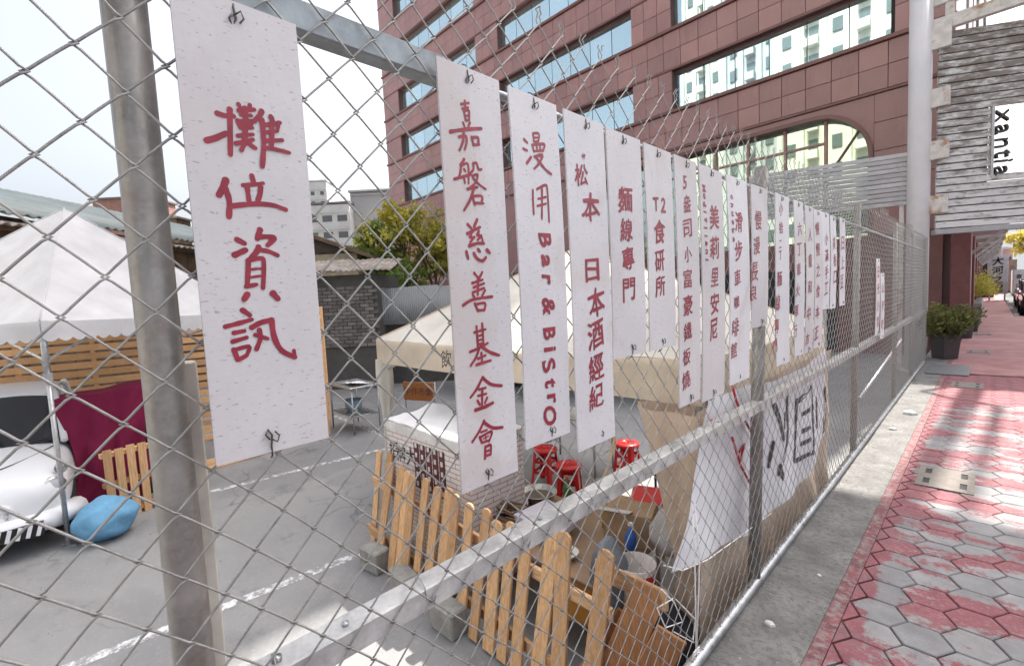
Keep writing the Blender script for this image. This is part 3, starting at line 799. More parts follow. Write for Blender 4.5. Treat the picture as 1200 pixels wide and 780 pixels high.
# wall around the arch: strips of quads from arch outline to the rectangle
wl = MB(); out = arch_poly(.12)
for i in range(len(out) - 1):
    (xa, za), (xb, zb) = out[i], out[i + 1]
    if abs(xa - xb) < 1e-6: continue
    wl.add([(xa, Y0 + .03, za), (xb, Y0 + .03, zb), (xb, Y0 + .03, az1 - .01), (xa, Y0 + .03, az1 - .01)], [(0, 1, 2, 3)])
wl.build('arch_wall', M_GRAN, RB, solid=.0)
MB().box(((bx(XL) + ax0 - .12) / 2, Y0 + .25, (az0 + az1) / 2), (ax0 - .12 - bx(XL), .4, az1 - az0 - .01)).build('arch_wall', M_GRAN, RB)
MB().box(((ax1 + .12 + bx(XR)) / 2, Y0 + .26, (az0 + az1) / 2), (bx(XR) - ax1 - .12, .36, az1 - az0 - .01)).build('arch_wall', M_JOINT, RB)
for j in range(5):
    for i in range(2):
        wv_ = (bx(XR) - ax1 - .12) / 2; hv_ = (az1 - az0) / 5
        share(panel_mesh(wv_, hv_), 'panel', RB, (ax1 + .12 + (i + .5) * wv_, Y0 + .05, az0 + (j + .5) * hv_))
fr = MB(); o1 = arch_poly(.12); o2 = arch_poly(.0)
for i in range(len(o1) - 1):
    a, b, c, d = o1[i], o1[i + 1], o2[i + 1], o2[i]
    fr.add([(a[0], Y0 - .05, a[1]), (b[0], Y0 - .05, b[1]), (c[0], Y0 - .05, c[1]), (d[0], Y0 - .05, d[1]),
            (d[0], Y0 + .4, d[1]), (c[0], Y0 + .4, c[1]), (a[0], Y0 + .3, a[1]), (b[0], Y0 + .3, b[1])], [(0, 1, 2, 3), (3, 2, 5, 4), (1, 0, 6, 7)])
aw = fr.build('arched_window', M_LEDGE, RB)
gp = MB(); op = arch_poly(-.01)
gp.add([(x, Y0 + .34, z) for x, z in op], [list(range(len(op)))[::-1]])
gp.build('glazing', M_GLASSG, aw)
M_MULL = plain('mullion_rose', (.36, .2, .18), .5)
for xm in (-3.6, -4.72, -5.85, -6.95, -8.0, -9.1, -10.2, -11.2):
    MB().box((bx(xm), Y0 + .3, (az0 + atop) / 2), (.085, .07, atop - az0 - .02)).build('mullion', M_MULL, aw)
MB().box(((ax0 + bx(-3.6)) / 2, Y0 + .305, bz(5.98)), (bx(-3.6) - ax0, .05, .07)).build('transom', M_MULL, aw)
MB().bar((bx(-3.55), Y0 + .30, bz(4.95)), (bx(-2.72), Y0 + .30, bz(6.2)), .05, .05).build('glazing_bar', M_FRAME, aw)
# ground storey, recessed
MB().box((bx((XL + XR) / 2), Y0 + .25, (LOT + az0) / 2), (bx(XR) - bx(XL) - .3, .3, az0 - LOT)).build('ground_wall', M_LEDGE, RB)
for k in range(8):
    MB().box((bx(-26 + k * 3.1), Y0 + .07, (LOT + az0) / 2 - .4), (2.2, .08, az0 - LOT - 1.0)).build('recess_panel', M_DARK, RB)  # near-black panels paint the shade of the recessed ground storey
# street side: columns, canopies
M_AWN = plain('awning_grey', (.55, .55, .54), .6, rv=.1, stain=(3, (.3, .3, .29), .5, .7, .5))
side_x = bx(XR) + .02
for k in range(8):
    yb = Y0 + .45 + k * 4.6
    MB().box((side_x + .2, yb, 1.55), (.42, .8, 3.1 + 1.1)).build('column', plain('column_maroon', (.19, .065, .065), .4), RB, bevel=.02)
    if k:
        MB().prism([(side_x + .05, yb - 3.4, 3.0), (side_x + .05, yb - 3.4, 3.5), (side_x + 1.15, yb - 3.4, 3.28), (side_x + 1.15, yb - 3.4, 3.0)], (0, 2.3, 0)).build('canopy', M_AWN, RB, bevel=.02)
        MB().bar((side_x + .1, yb - 3.45, 2.1), (side_x + 1.05, yb - 3.45, 2.98), .06, .08).build('canopy_strut', M_AWN, RB)
MB().box((side_x + .15, Y0 + 18, 3.9), (.5, 35, .6)).build('side_fascia', M_LEDGE, RB)
MB().box((side_x + 3.2, 28.4, 17.5), (6.6, 15.2, .5)).build('added_shade_slab', M_LEDGE, RB)  # two unseen slabs added to shade the far walk
MB().box((side_x + 3.2, 48.2, 27.4), (6.6, 24, .5)).build('added_shade_slab', M_LEDGE, RB)
MB().box((side_x - 6, 46, 13.4), (12, 28, 28)).build('rear_block', M_GRAN, RB)

# ================================================================== PYLON, SLATTED SIGNS (XANTIA)
M_WHITEP = plain('pole_paint', (.62, .60, .62), .5, var=.1, scale=1.2, bump=.1, stain=(2.4, (.45, .43, .44), .5, .75, .5))
def m_slat():
    m = NM('weathered_white_slat'); co = m.coords(True)
    n1 = m.noise(m.coords(True, (1, 1, 3)), 3.0, 8, .7); n2 = m.noise(m.coords(True, (.5, .5, 1)), .5, 3)
    sep = m.n.new('ShaderNodeSeparateXYZ'); m.L(m.geo.outputs['Position'], sep.inputs[0])
    grime = m.ramp(sep.outputs['Z'], 3.6, 5.4, -.07, .07)
    f = m.ramp(m.math('ADD', n1, grime), .44, .60)
    cc = m.mix(m.ramp(n2, .35, .65), (.60, .60, .61), (.72, .72, .73))
    cc = m.mix(m.math('MULTIPLY', f, .92), cc, m.mix(m.ramp(n2, .4, .6), (.17, .14, .12), (.27, .24, .225)))
    m.col(cc); m.set(rough=.75); m.bump(n1, .4, .01); return m.m
M_SLAT = m_slat()
M_SLATB = plain('slat_grey', (.44, .44, .46), .7, var=.12, scale=4, rv=.12, stain=(5, (.25, .24, .235), .55, .75, .5))
M_RUSTW = plain('rusty_white', (.60, .57, .55), .6, stain=(3.5, (.33, .16, .07), .54, .66, .9))
PY = 15.0
pole_x = -.0825 * PY
PO = thing('steel_pole', 'thick white painted round steel pole rising past the fence end', 'pole', (pole_x, PY, LOT))
MB().tube([(pole_x, PY, LOT), (pole_x, PY, 4), (pole_x, PY, 9.6)], .215, 28).build('shaft', M_WHITEP, PO)
MB().lathe([(.0, 0), (.33, 0), (.33, .05), (.22, .06)], (pole_x, PY, LOT), 24).build('base_flange', M_RUSTW, PO)
for i, pyb in enumerate((45, 116, 177, 240)):
    z = AY(1095, pyb, PY).z
    MB().box((pole_x + .36, PY + .02, z), (.34, .18, .42 if i else .55)).build('bracket', M_RUSTW, PO, bevel=.01)
# upright slatted panel with an opening, turned away from the walk
tA = R(31); dv = Vector((math.cos(tA), math.sin(tA), 0)); nv_ = Vector((math.sin(tA), -math.cos(tA), 0))
A0 = Vector((AY(1096, 260, PY).x, PY, 0))
def on_panel(px, py):
    d = ray(px, py); t_ = (A0 - Vector((0, 0, 0))).dot(nv_) / d.dot(nv_); p = _C + d * t_
    return (p - A0).dot(dv), p.z
u_hole = on_panel(1160, 165)[0]
z_bot = on_panel(1130, 266)[1]; z_h0 = on_panel(1170, 207)[1]; z_h1 = on_panel(1170, 124)[1]; z_top = on_panel(1110, 37)[1]
UL = 3.6
XB = thing('slatted_sign', 'weathered white slatted sign panel with a square opening above the pavement', 'sign', (A0.x, A0.y, 0))
nsl = 27; ph2 = (z_top - z_bot) / nsl
def slat(u0, u1, z, h):
    a = A0 + dv * u0 + Vector((0, 0, z)); b = A0 + dv * u1 + Vector((0, 0, z + rnd.uniform(-.008, .008)))
    MB().bar(a, b, .05, h).build('slat', M_SLAT, XB, bevel=.004)
for k in range(nsl):
    z = z_bot + (k + .5) * ph2; j = rnd.uniform(-.012, .012)
    if z_h0 < z < z_h1: slat(0, u_hole, z, ph2 - .03); slat(2.7, UL, z, ph2 - .03)
    else: slat(-.0 + j, UL + j, z, ph2 - .028)
bk = A0 - nv_ * .07
M_BACK = plain('sign_backing', (.10, .095, .09), .9)
bz0, bz1 = z_bot + .02, z_top - .02
for (ua, ub, za, zb2) in ((.02, u_hole - .02, bz0, bz1), (u_hole - .02, 2.72, bz0, z_h0 - .09), (u_hole - .02, 2.72, z_h1 + .09, bz1), (2.72, UL - .02, bz0, bz1)):
    MB().box(A0 - nv_ * .034 + dv * (ua + ub) / 2 + Vector((0, 0, (za + zb2) / 2)), (ub - ua, .012, zb2 - za), rot_z(tA)).build('backing', M_BACK, XB)
for u_ in (.08, u_hole - .08, 2.8, UL - .1):
    MB().box(bk + dv * u_ + Vector((0, 0, (z_bot + z_top) / 2)), (.08, .06, z_top - z_bot), rot_z(tA)).build('batten', M_RUSTW, XB)
MB().box(bk + dv * UL / 2 + Vector((0, 0, z_bot - .07)), (UL, .2, .12), rot_z(tA)).build('bottom_beam', M_SLATB, XB, bevel=.01)
MB().box(A0 + dv * (u_hole + .03) + Vector((0, 0, (z_h0 + z_h1) / 2)), (.05, .10, z_h1 - z_h0), rot_z(tA)).build('opening_trim', M_SLATB, XB)
# letters x a n t i a reading downwards
M_LETT = plain('letter_metal', (.07, .068, .066), .4, .6)
M_LETE = plain('letter_edge', (.5, .5, .5), .4, .4)
LT = thing('sign_lettering', 'dark metal letters reading xantia downwards in the slatted sign opening', 'lettering', A0 + dv * (u_hole + .3) + Vector((0, 0, z_h0)))
uc = on_panel(1173, 165)[0]; lh = (z_h1 - z_h0) * .965 / 5.05
zc = z_h1 - .08
for ch, adv in zip('xantia', (1.0, 1.0, 1.0, .62, .42, 1.0)):
    V, Fc, wh = glyph(ch, .0); mm = MB(); s_ = lh / .56
    zc2 = zc - adv * lh / 2
    ofs = {'t': .07, 'i': .1}.get(ch, 0)
    top = [A0 + dv * (uc + (b + ofs) * s_ * .95) + nv_ * .0 + Vector((0, 0, zc2 - a * s_)) for a, b in V]
    mm.add([p + nv_ * .04 for p in top], Fc); mm.add([p - nv_ * .04 for p in top], [f[::-1] for f in Fc])
    from collections import Counter
    ec = Counter(); 
    for f in Fc:
        for q in range(len(f)): ec[tuple(sorted((f[q], f[(q + 1) % len(f)])))] += 1
    n0 = len(V)
    mm.add([p + nv_ * .04 for p in top] + [p - nv_ * .04 for p in top], [(a, b, b + n0, a + n0) for (a, b), c in ec.items() if c == 1])
    mm.build('letter', M_LETT, LT)
    zc -= adv * lh
MB().tube([A0 + dv * (u_hole + .06) - nv_ * .05 + Vector((0, 0, z_h1)), A0 + dv * (u_hole + .06) - nv_ * .05 + Vector((0, 0, z_h0))], .012, 6).build('support_rod', M_LETT, LT)
# overhead steel frame above the sign
FRM = thing('sign_gantry', 'rust stained white steel beams above the slatted sign beside the thick pole', 'gantry', (pole_x + .25, PY + .4, 7.2))
for (p1, p2, hh) in (((1089, 34), (1200, 2), .28), ((1089, 5), (1112, -3), .25)):
    a = AY(*p1, PY + .1); b = AY(*p2, PY + .1); b.z = a.z; b.x = a.x + (3.0 if hh > .26 else 1.2)
    MB().bar(a, b, .16, hh).build('beam', M_RUSTW, FRM, bevel=.01)
a = AY(1113, 30, PY + .1); MB().box((a.x, PY + .12, a.z + .85), (.16, .13, 1.45)).build('stub', M_RUSTW, FRM, bevel=.01)
for dx in (.55, .72, .84): MB().tube([(pole_x + dx + .2, PY + .9, 6.9), (pole_x + dx + .2, PY + .9, 10.0)], .025, 8).build('conduit', M_PIPE, FRM)
# slatted band across the front of the building
SB = thing('slatted_fascia', 'long pale grey slatted band across the building behind the fence', 'fascia', (-3, 14.6, 3.5))
a = Vector((-4.7, 13.95, 0)); b = Vector((-1.36, 15.02, 0)); zt = AY(1065, 178, 15.0).z; zb_ = AY(1065, 240, 15.0).z
ns = 11; hs = (zt - zb_) / ns
for k in range(ns):
    z = zb_ + (k + .5) * hs
    MB().bar(a + Vector((0, 0, z)), b + Vector((0, 0, z)), .04 + .02 * (k % 2), hs - .02).build('slat', M_SLATB, SB, bevel=.004)
for t_ in (.05, .5, .95):
    p = a.lerp(b, t_) + Vector((-.02, .08, 0)); MB().box(p + Vector((0, 0, (LOT + zt) / 2)), (.08, .08, zt - LOT)).build('batten', M_RUSTW, SB)
a2 = Vector((-.98, 15.1, 0)); b2 = Vector((-.4, 15.35, 0))
# unseen tall board, added above the view to shade the near pavement
BB = thing('shade_board', 'unseen tall board on steel posts, added to shade the near pavement', 'shade_board', (3.2, 15.6, -.14))
for xx in (2.2, 5.2): MB().tube([(xx, 15.6, -.14), (xx, 15.6, 18.6)], .22, 16).build('post', M_WHITEP, BB)
MB().box((2.45, 15.6, 23.6), (8.2, .8, 10.2)).build('panel', M_WHITEP, BB, bevel=.02)
for xx, r_, z0_ in ((.18, .13, 8.7), (.50, .06, 11.5)): MB().tube([(xx, 15.75, z0_), (xx, 15.75, 18.6)], r_, 14).build('shadow_mast', M_WHITEP, BB)  # unseen mast with arms, added to cast a shadow on the walk
MB().tube([(.18, 15.75, 11.4), (-.32, 15.75, 10.6), (-.1, 15.75, 9.7)], .05, 8).build('shadow_mast_arm', M_WHITEP, BB)
MB().tube([(.18, 15.75, 11.2), (.5, 15.75, 11.6)], .05, 8).build('shadow_mast_arm', M_WHITEP, BB)
MB().box((.18, 15.6, 8.62), (.5, 1.0, .16)).build('shadow_mast_foot', M_RUSTW, BB)
for k in range(7): MB().box((2.45, 15.17, 19.3 + k * 1.37), (8.1, .05, .06)).build('panel_joint', M_RUSTW, BB)
# ================================================================== TENTS
M_TENTW = fabric('tent_white', (.74, .74, .76), .3, 3, .35)
M_TENTC = fabric('tent_cream', (.82, .79, .73), .4, 3, .4, (2.2, (.6, .5, .38), .25))
M_VALC = fabric('valance_backlit', (.80, .70, .58), .45, 4, .4, (2.2, (.55, .42, .3), .3))  # peach shift paints the backlit shade into the cream cloth
M_BROWN = fabric('side_cloth', (.62, .50, .40), .35, 5, .6, (2.5, (.3, .22, .16), .4))
M_TUBE = galv('tent_tube', (.48, .49, .50), .35, .7, .1, 16)
def tent(label, cor, zf, apex, val, m_top, m_val, scallop, legs, bulge=.10, wave=.012):
    cx = sum(c[0] for c in cor) / 4; cy = sum(c[1] for c in cor) / 4
    t = thing('market_tent', label, 'tent', (cx, cy, LOT))
    ap = Vector(apex); C4 = [Vector((c[0], c[1], zf)) for c in cor]
    cen = Vector((cx, cy, zf))
    for i in range(4):
        a, b = C4[i], C4[(i + 1) % 4]
        m = MB()
        def fn(u, v):
            v2 = v ** 1.0
            p = a.lerp(b, u).lerp(ap, v2)
            p = p.copy(); p.z -= bulge * math.sin(math.pi * u) * math.sin(math.pi * min(v * 1.0, 1)) * (1 - v) * 1.4
            p.z += .010 * nz(p.x * 2.2, p.y * 2.2, i) - .02 * math.sin(math.pi * u) * (1 - v)
            return p
        m.grid(fn, 22, 16)
        cp = m.build('canopy_panel', m_top, t)
        MB().tube([a.lerp(ap, q / 12) + Vector((0, 0, .006 + .010 * nz(a.lerp(ap, q / 12).x * 2.2, a.lerp(ap, q / 12).y * 2.2, i))) for q in range(13)], .008, 6).build('hip_seam', m_val, cp)
        n = (b - a).cross(Vector((0, 0, 1))).normalized()
        if n.dot(a - cen) < 0: n = -n
        L = (b - a).length; nS = max(4, round(L / .13))
        m = MB()
        def fv(u, v):
            p = a.lerp(b, u) + n * (.012 + wave * math.sin(u * L * 7 + i) * v + .012 * v * nz(u * 9, i, 2))
            p.z -= .02 * math.sin(math.pi * u) + .0
            d = val + (scallop * abs(math.sin(math.pi * u * nS)) if scallop else .012 * nz(u * 4, i))
            p.z -= d * v
            return p
        m.grid(fv, nS * 6 if scallop else 40, 4)
        m.build('valance', m_val, t)
        # eave bar and truss struts
        ins = (cen - a.lerp(b, .5)).normalized() * .04
        MB().tube([a + ins + Vector((0, 0, -.05)), b + ins + Vector((0, 0, -.05))], .014, 8).build('eave_bar', M_TUBE, t)
        for (c0, c1, s0, s1) in ((0, .5, 0, -.32), (1, .5, 0, -.32), (0, .25, -.36, -.06), (1, .75, -.36, -.06)):
            MB().bar(a.lerp(b, c0) + ins + Vector((0, 0, s0 - .05)), a.lerp(b, c1) + ins * 1.2 + Vector((0, 0, s1)), .012, .024).build('truss_strut', M_TUBE, t)
    for i in legs:
        p = C4[i] + (cen - C4[i]).normalized() * .05
        lg = MB().tube([(p.x, p.y, LOT + .02), (p.x, p.y, zf - .5)], .021, 10).tube([(p.x, p.y, zf - .55), (p.x, p.y, zf - .02)], .028, 10).build('leg', M_TUBE, t)
        MB().box((p.x, p.y, LOT + .01), (.11, .11, .02)).build('foot_plate', M_TUBE, lg)
        MB().box((p.x, p.y, zf - .56), (.07, .07, .09)).build('joint', M_TUBE, lg)
    return t
# white tent at the left
tt = R(53); u1 = Vector((-math.cos(tt), math.sin(tt), 0)); u2 = Vector((-math.sin(tt), -math.cos(tt), 0)); c0 = Vector((-6.44, -.19, 0))
cw = [c0, c0 + u1 * 3.0, c0 + u1 * 3.0 + u2 * 3.0, c0 + u2 * 3.0]
ccw = (cw[0] + cw[2]) / 2
tent('white peaked market tent with scalloped edge over the parked white car', [(p.x, p.y) for p in cw], 1.70, (ccw.x, ccw.y, 3.17), .17, M_TENTW, M_TENTW, .035, (0, 1, 3))
# cream tent in the middle, beside the fence
cm = [(-5.08, 2.64), (-1.14, 2.62), (-1.14, 5.35), (-5.08, 5.35)]
TM = tent('cream market tent standing against the fence behind the hanging boards', cm, 1.29, (-3.1, 4.0, 2.2), .27, M_TENTC, M_VALC, 0, (0, 1, 2, 3), .14)
M_BLK = plain('black_brush', (.02, .02, .02), .6)
for ch, px, py, hh in (('飲', 524, 420, 30), ('攸', 546, 428, 30)):
    mm = MB(); p = AY(px, py, 2.60); put(mm, ch, p.x, p.z, .17, lambda u, v: Vector((u, 2.585, v)), off=.0); mm.build('character', M_BLK, TM)
# cloth wrapped round the front left leg
m = MB()
def wrap(u, v):
    z = 1.05 - v * 1.45; r = .085 * (1 - .55 * v) + .02 * math.sin(v * 9) * (1 - v) + .012 * math.sin(u * 6.283 * 5 + v * 4)
    t_ = u * 2 * math.pi; return (-5.02 + r * math.cos(t_), 2.68 + r * math.sin(t_), z)
m.grid(wrap, 30, 16).build('wrapped_curtain', M_TENTC, TM)
# gathered curtain at the front right leg and side wall along the fence
m = MB()
def gather(u, v):
    z = 1.02 - v * 1.58; wid = .27 * (1 - .80 * min(1, v * 1.5) ** .8) if v < .66 else .07 + .11 * (v - .66) / .34
    t_ = u * 2 * math.pi
    return (-1.24 + wid * .95 * math.cos(t_) * (1 + .12 * math.sin(t_ * 7)) + .05 * v, 2.50 + wid * .5 * math.sin(t_) * (1 + .2 * math.sin(t_ * 6 + 1)) , z)
m.grid(gather, 64, 26).build('gathered_curtain', M_BROWN, TM)
m = MB()
def sidew(u, v):
    y = 2.35 + u * 3.0; z = 1.05 - v * 1.62
    return (-1.075 + .022 * math.sin(u * 34 + 1.5 * math.sin(v * 3)) * (.4 + .6 * v) + .03 * nz(y * 2, z * 2), y, z)
m.grid(sidew, 90, 14).build('side_wall', M_BROWN, TM)

# white cloth banner between fence and tent
M_BANN = fabric('banner_cloth', (.80, .80, .84), .2, 7, .35)
bt = [(2.27, 1.0), (2.36, 1.13), (2.95, 1.11), (3.73, 1.045), (4.3, 1.07), (4.68, 1.13)]
bb = [(1.9, .40), (2.05, .37), (2.92, .20), (3.7, .16), (4.19, .15), (4.75, .36)]
def pl_at(P, u):
    f = u * (len(P) - 1); i = min(int(f), len(P) - 2); f -= i
    return (P[i][0] + (P[i + 1][0] - P[i][0]) * f, P[i][1] + (P[i + 1][1] - P[i][1]) * f)
def bpos(u, v, lift=0):
    a = pl_at(bt, u); b = pl_at(bb, u)
    y = a[0] + (b[0] - a[0]) * v; z = a[1] + (b[1] - a[1]) * v - .02 * math.sin(u * 17) * (1 - v) * .4
    x = -.985 + .014 * math.sin(y * 9 + z * 3) + .012 * nz(y * 4, z * 4, 3) + lift
    return Vector((x, y, z))
BN = thing('cloth_banner', 'sagging white cloth banner with black brush characters tied behind the fence', 'banner', (-.98, 3.3, .15))
MB().grid(bpos, 60, 24).build('cloth', M_BANN, BN)
def binv(y, z):   # approx place on banner by y,z
    return Vector((-.985 + .014 * math.sin(y * 9 + z * 3) + .012 * nz(y * 4, z * 4, 3) + .004, y, z))
def bstroke(pts, wd):
    m = MB(); P = [AX(*p, -.98) for p in pts]; brush(m, [(p.y, p.z) for p in P], wd * 1.2, lambda a, b, l=0: binv(a, b), 0); m.build('brush_stroke', M_BLK, BN)
for pts, wd in [(((905, 470), (911, 492), (915, 512)), .05), (((925, 462), (923, 510), (912, 552)), .05), (((912, 548), (917, 558)), .05), (((905, 520), (903, 545)), .04), (((888, 545), (886, 575)), .035),
                (((935, 470), (934, 540)), .035), (((936, 470), (952, 456), (951, 530)), .035), (((940, 485), (948, 479)), .03), (((941, 505), (948, 500)), .03), (((940, 520), (948, 514)), .03), (((936, 540), (951, 528)), .03),
                (((959, 468), (960, 500)), .035), (((966, 455), (967, 505)), .035), (((921, 485), (918, 500)), .03)]: bstroke(pts, wd)
M_RIB = plain('red_ribbon', (.42, .02, .03), .5)
for pts in (((857, 447), (863, 470), (872, 490), (885, 515)), ((858, 512), (868, 545), (880, 568)), ((834, 492), (848, 507)), ((866, 530), (872, 520), (868, 540))):
    m = MB(); m.tube([AX(x, y, -.955) for x, y in pts], .007, 5); m.build('ribbon', M_RIB, BN)

# ================================================================== PICKET FENCE OF SLATS, BLOCKS
M_PINE = wood('pine_upright', (.68, .41, .21), 2)
M_PINEX = wood('pine_lengthwise', (.58, .36, .2), 0)
M_PINEY = wood('pine_along_y', (.52, .29, .13), 1, dark=.6)
PF = thing('picket_fence', 'low leaning fence of pale wooden pickets with rounded tops', 'picket fence', (-2.8, 1.8, LOT))
def picket(x, wd, h, lean, th, z0=LOT + .02, y0=1.78, side=0.0):
    m = MB(); P = []
    hw = wd / 2; n = 6
    prof = [(-hw, 0), (hw, 0), (hw, h - hw * .7)] + [(hw * math.cos(a), h - hw * .7 + hw * .7 * math.sin(a)) for a in [math.pi * k / n for k in range(1, n)]] + [(-hw, h - hw * .7)]
    rt = Matrix.Rotation(side, 3, 'Y') @ Matrix.Rotation(-lean, 3, 'X')
    pts = [rt @ Vector((a, 0, b)) + Vector((x, y0, z0)) for a, b in prof]
    m.prism(pts, rt @ Vector((0, th, 0)))
    return m.build('picket', M_PINE, PF, bevel=.003)
xs = [-4.05, -3.9, -3.72, -3.51, -3.37, -3.27, -3.11, -2.95, -2.80, -2.70, -2.53, -2.38, -2.22, -2.10, -1.97]
for i, x in enumerate(xs):
    picket(x, rnd.uniform(.085, .108), .90 + rnd.uniform(-.035, .03) - (.03 if i > 8 else 0), R(rnd.uniform(9, 13)), .019, y0=1.78 + (.12 if i < 2 else 0) + rnd.uniform(-.012, .012), side=R(rnd.uniform(-1.3, 1.3)))
for i, x in enumerate((-1.82, -1.66, -1.46)):
    picket(x, .105, .93, R(10), .021, y0=1.80, side=R((3, -2, 4)[i]))
for z, y in ((-.42, 1.845), (.02, 1.93)):
    MB().bar((-4.1, y + .06, z), (-1.35, y, z - .015), .03, .075).build('rail', M_PINEX, PF, bevel=.003)
M_BLOCK = plain('concrete_block', (.27, .265, .25), .9, scale=14, bump=.6, bscale=60, world=True, stain=(9, (.17, .165, .16), .5, .7, .6))
for i, (px, py, lab) in enumerate(((434, 668, 'concrete block at the left end of the picket fence'), (468, 699, 'concrete block in front of the picket fence, beside the sunlit patch'), (520, 741, 'concrete block under the picket fence, half hidden by the middle rail'))):
    p = G(px, py, LOT)
    tag(MB().box((p.x, p.y + .05, LOT + .095), (.25, .15, .19), rot_z(R((8, -6, 3)[i]))).build('concrete_block', M_BLOCK, bevel=.012, loc=(p.x, p.y, LOT)), lab, 'concrete block', 'blocks weighting the picket fence')

# leaning boards and crate at the right end
CR = thing('wooden_crate', 'rough reddish wooden crate tipped against the pickets by the fence', 'crate', (-1.35, 2.05, LOT))
M_RWOOD = wood('reddish_board', (.40, .19, .085), 2, dark=.6)
for (a, b, wd) in (((-1.42, 1.86, -.55), (-1.20, 2.08, .16), .17), ((-1.28, 1.80, -.58), (-1.05, 2.0, .02), .15), ((-1.55, 1.88, -.45), (-1.36, 2.06, -.05), .08)):
    MB().bar(a, b, wd, .022, up=(.55, -.7, .4)).build('board', M_RWOOD, CR, bevel=.003)
MB().bar((-1.56, 2.08, .12), (-1.12, 2.10, .10), .02, .11).build('board', M_PINEX, CR, bevel=.003)
MB().bar((-1.52, 1.98, -.30), (-1.16, 2.0, -.34), .02, .12).build('board', M_PINEX, CR, bevel=.003)

# ================================================================== STALL CONTENTS
M_BLKP = plain('black_plastic', (.015, .015, .016), .45)
# printed counter box
M_CART = plain('counter_white', (.66, .65, .64), .45)
def m_cartprint():
    m = NM('brick_print'); co = m.coords(True)
    br = m.n.new('ShaderNodeTexBrick'); br.inputs['Scale'].default_value = 1
    br.inputs['Color1'].default_value = (.68, .66, .65, 1); br.inputs['Color2'].default_value = (.64, .62, .61, 1); br.inputs['Mortar'].default_value = (.40, .19, .19, 1)
    br.inputs['Mortar Size'].default_value = .004; br.inputs['Brick Width'].default_value = .16; br.inputs['Row Height'].default_value = .042
    sx = m.n.new('ShaderNodeSeparateXYZ'); cb = m.n.new('ShaderNodeCombineXYZ'); m.L(co, sx.inputs[0]); m.L(m.math('ADD', sx.outputs['X'], sx.outputs['Y']), cb.inputs[0]); m.L(sx.outputs['Z'], cb.inputs[1])
    m.L(cb.outputs[0], br.inputs['Vector']); m.L(br.outputs['Color'], m.b.inputs['Base Color']); m.set(rough=.5); return m.m
M_BRP = m_cartprint()
M_MAR = plain('maroon_print', (.10, .022, .03), .5)
CT = thing('stall_counter', 'white stall counter printed with brick pattern and maroon lattice windows', 'counter', (-3.35, 2.4, LOT))
cx0, cx1, cy0, cy1, czt = -3.98, -2.72, 2.1, 2.68, .60
MB().box(((cx0 + cx1) / 2, (cy0 + cy1) / 2, (LOT + czt) / 2), (cx1 - cx0, cy1 - cy0, czt - LOT)).build('body', M_BRP, CT, bevel=.004)
MB().grid(lambda u, v: (cx0 - .02 + (cx1 - cx0 + .04) * u, cy0 - .01 + (cy1 - cy0 + .02) * v, czt + .012 + .02 * abs(nz(u * 5, v * 4)) + (.10 * max(0, 1 - abs(u - .14) * 8) * max(0, 1 - abs(v - .7) * 2))), 30, 14).build('plastic_cover', fabric('counter_film', (.78, .78, .80), .3, 8, .6), CT)
MB().box(((cx0 + cx1) / 2, cy0 - .004, czt - .03), (cx1 - cx0 + .01, .008, .06)).build('edge_trim', M_CART, CT)
for k in range(5):
    x = cx0 + .52 + k * .095
    p = MB().box((x, cy0 - .003, .28), (.075, .006, .40)).build('lattice_panel', M_MAR, CT)
    for q in range(5): MB().box((x, cy0 - .008, .12 + q * .085), (.028, .004, .04)).build('lattice_light', M_CART, p)
for ch, x, s_, z in (('招', -3.86, .16, .34), ('牌', -3.72, .15, .33), ('大', -3.56, .17, .34)):
    mm = MB(); put(mm, ch, x, z, s_, lambda u, v: Vector((u, cy0 - .004, v)), off=0); mm.build('character', M_BLK, CT)
# low work table with cookware
M_STEEL = galv('kitchen_steel', (.55, .55, .55), .3, .85, 0, 20)
def table(name, label, x0, x1, y0, y1, zt, mat, legm, th=.03, group=None):
    t = thing(name, label, 'table', ((x0 + x1) / 2, (y0 + y1) / 2, LOT), group)
    MB().box(((x0 + x1) / 2, (y0 + y1) / 2, zt - th / 2), (x1 - x0, y1 - y0, th)).build('table_top', mat, t, bevel=.004)
    for x in (x0 + .05, x1 - .05):
        for y in (y0 + .05, y1 - .05): MB().tube([(x, y, LOT), (x, y, zt - th)], .016, 8).build('leg', legm, t)
        MB().tube([(x, y0 + .05, (LOT + zt) / 2 - .1), (x, y1 - .05, (LOT + zt) / 2 - .1)], .011, 6).build('stretcher', legm, t)
    return t
table('work_table', 'low cluttered work table behind the pickets holding basins and boards', -3.05, -1.62, 2.18, 3.05, -.10, plain('table_board', (.30, .2, .13), .7, scale=5), M_TUBE)
table('folding_table', 'grey folding table behind the red stools', -4.35, -3.35, 4.55, 5.05, .12, plain('grey_laminate', (.42, .42, .43), .5), M_TUBE)
KT = table('kitchen_table', 'stainless steel kitchen table by the wooden posts with papers on top', -8.75, -7.75, 3.45, 4.05, .26, M_STEEL, M_TUBE)
MB().box((-8.25, 3.75, -.28), (.9, .5, .02)).build('lower_shelf', M_STEEL, KT)
m = MB(); m.grid(lambda u, v: (-8.35 + .5 * u, 3.55 + .34 * v, .27 + .03 * abs(nz(u * 4, v * 4)) + .1 * u * (1 - v) * .6), 10, 8)
tag(m.build('paper_stack', plain('paper', (.75, .75, .75), .7), solid=.006, loc=(-8.1, 3.7, .262)), 'crumpled white papers on the stainless kitchen table', 'papers')
m = MB().lathe([(.0, .0), (.13, .0), (.17, .22), (.16, .22), (.12, .01), (0, .01)], (-8.3, 3.75, -.27), 20)
tag(m.build('wash_basin', plain('blue_grey_plastic', (.16, .24, .30), .4), loc=(-8.3, 3.75, -.27)), 'blue grey bucket on the shelf under the kitchen table', 'bucket')
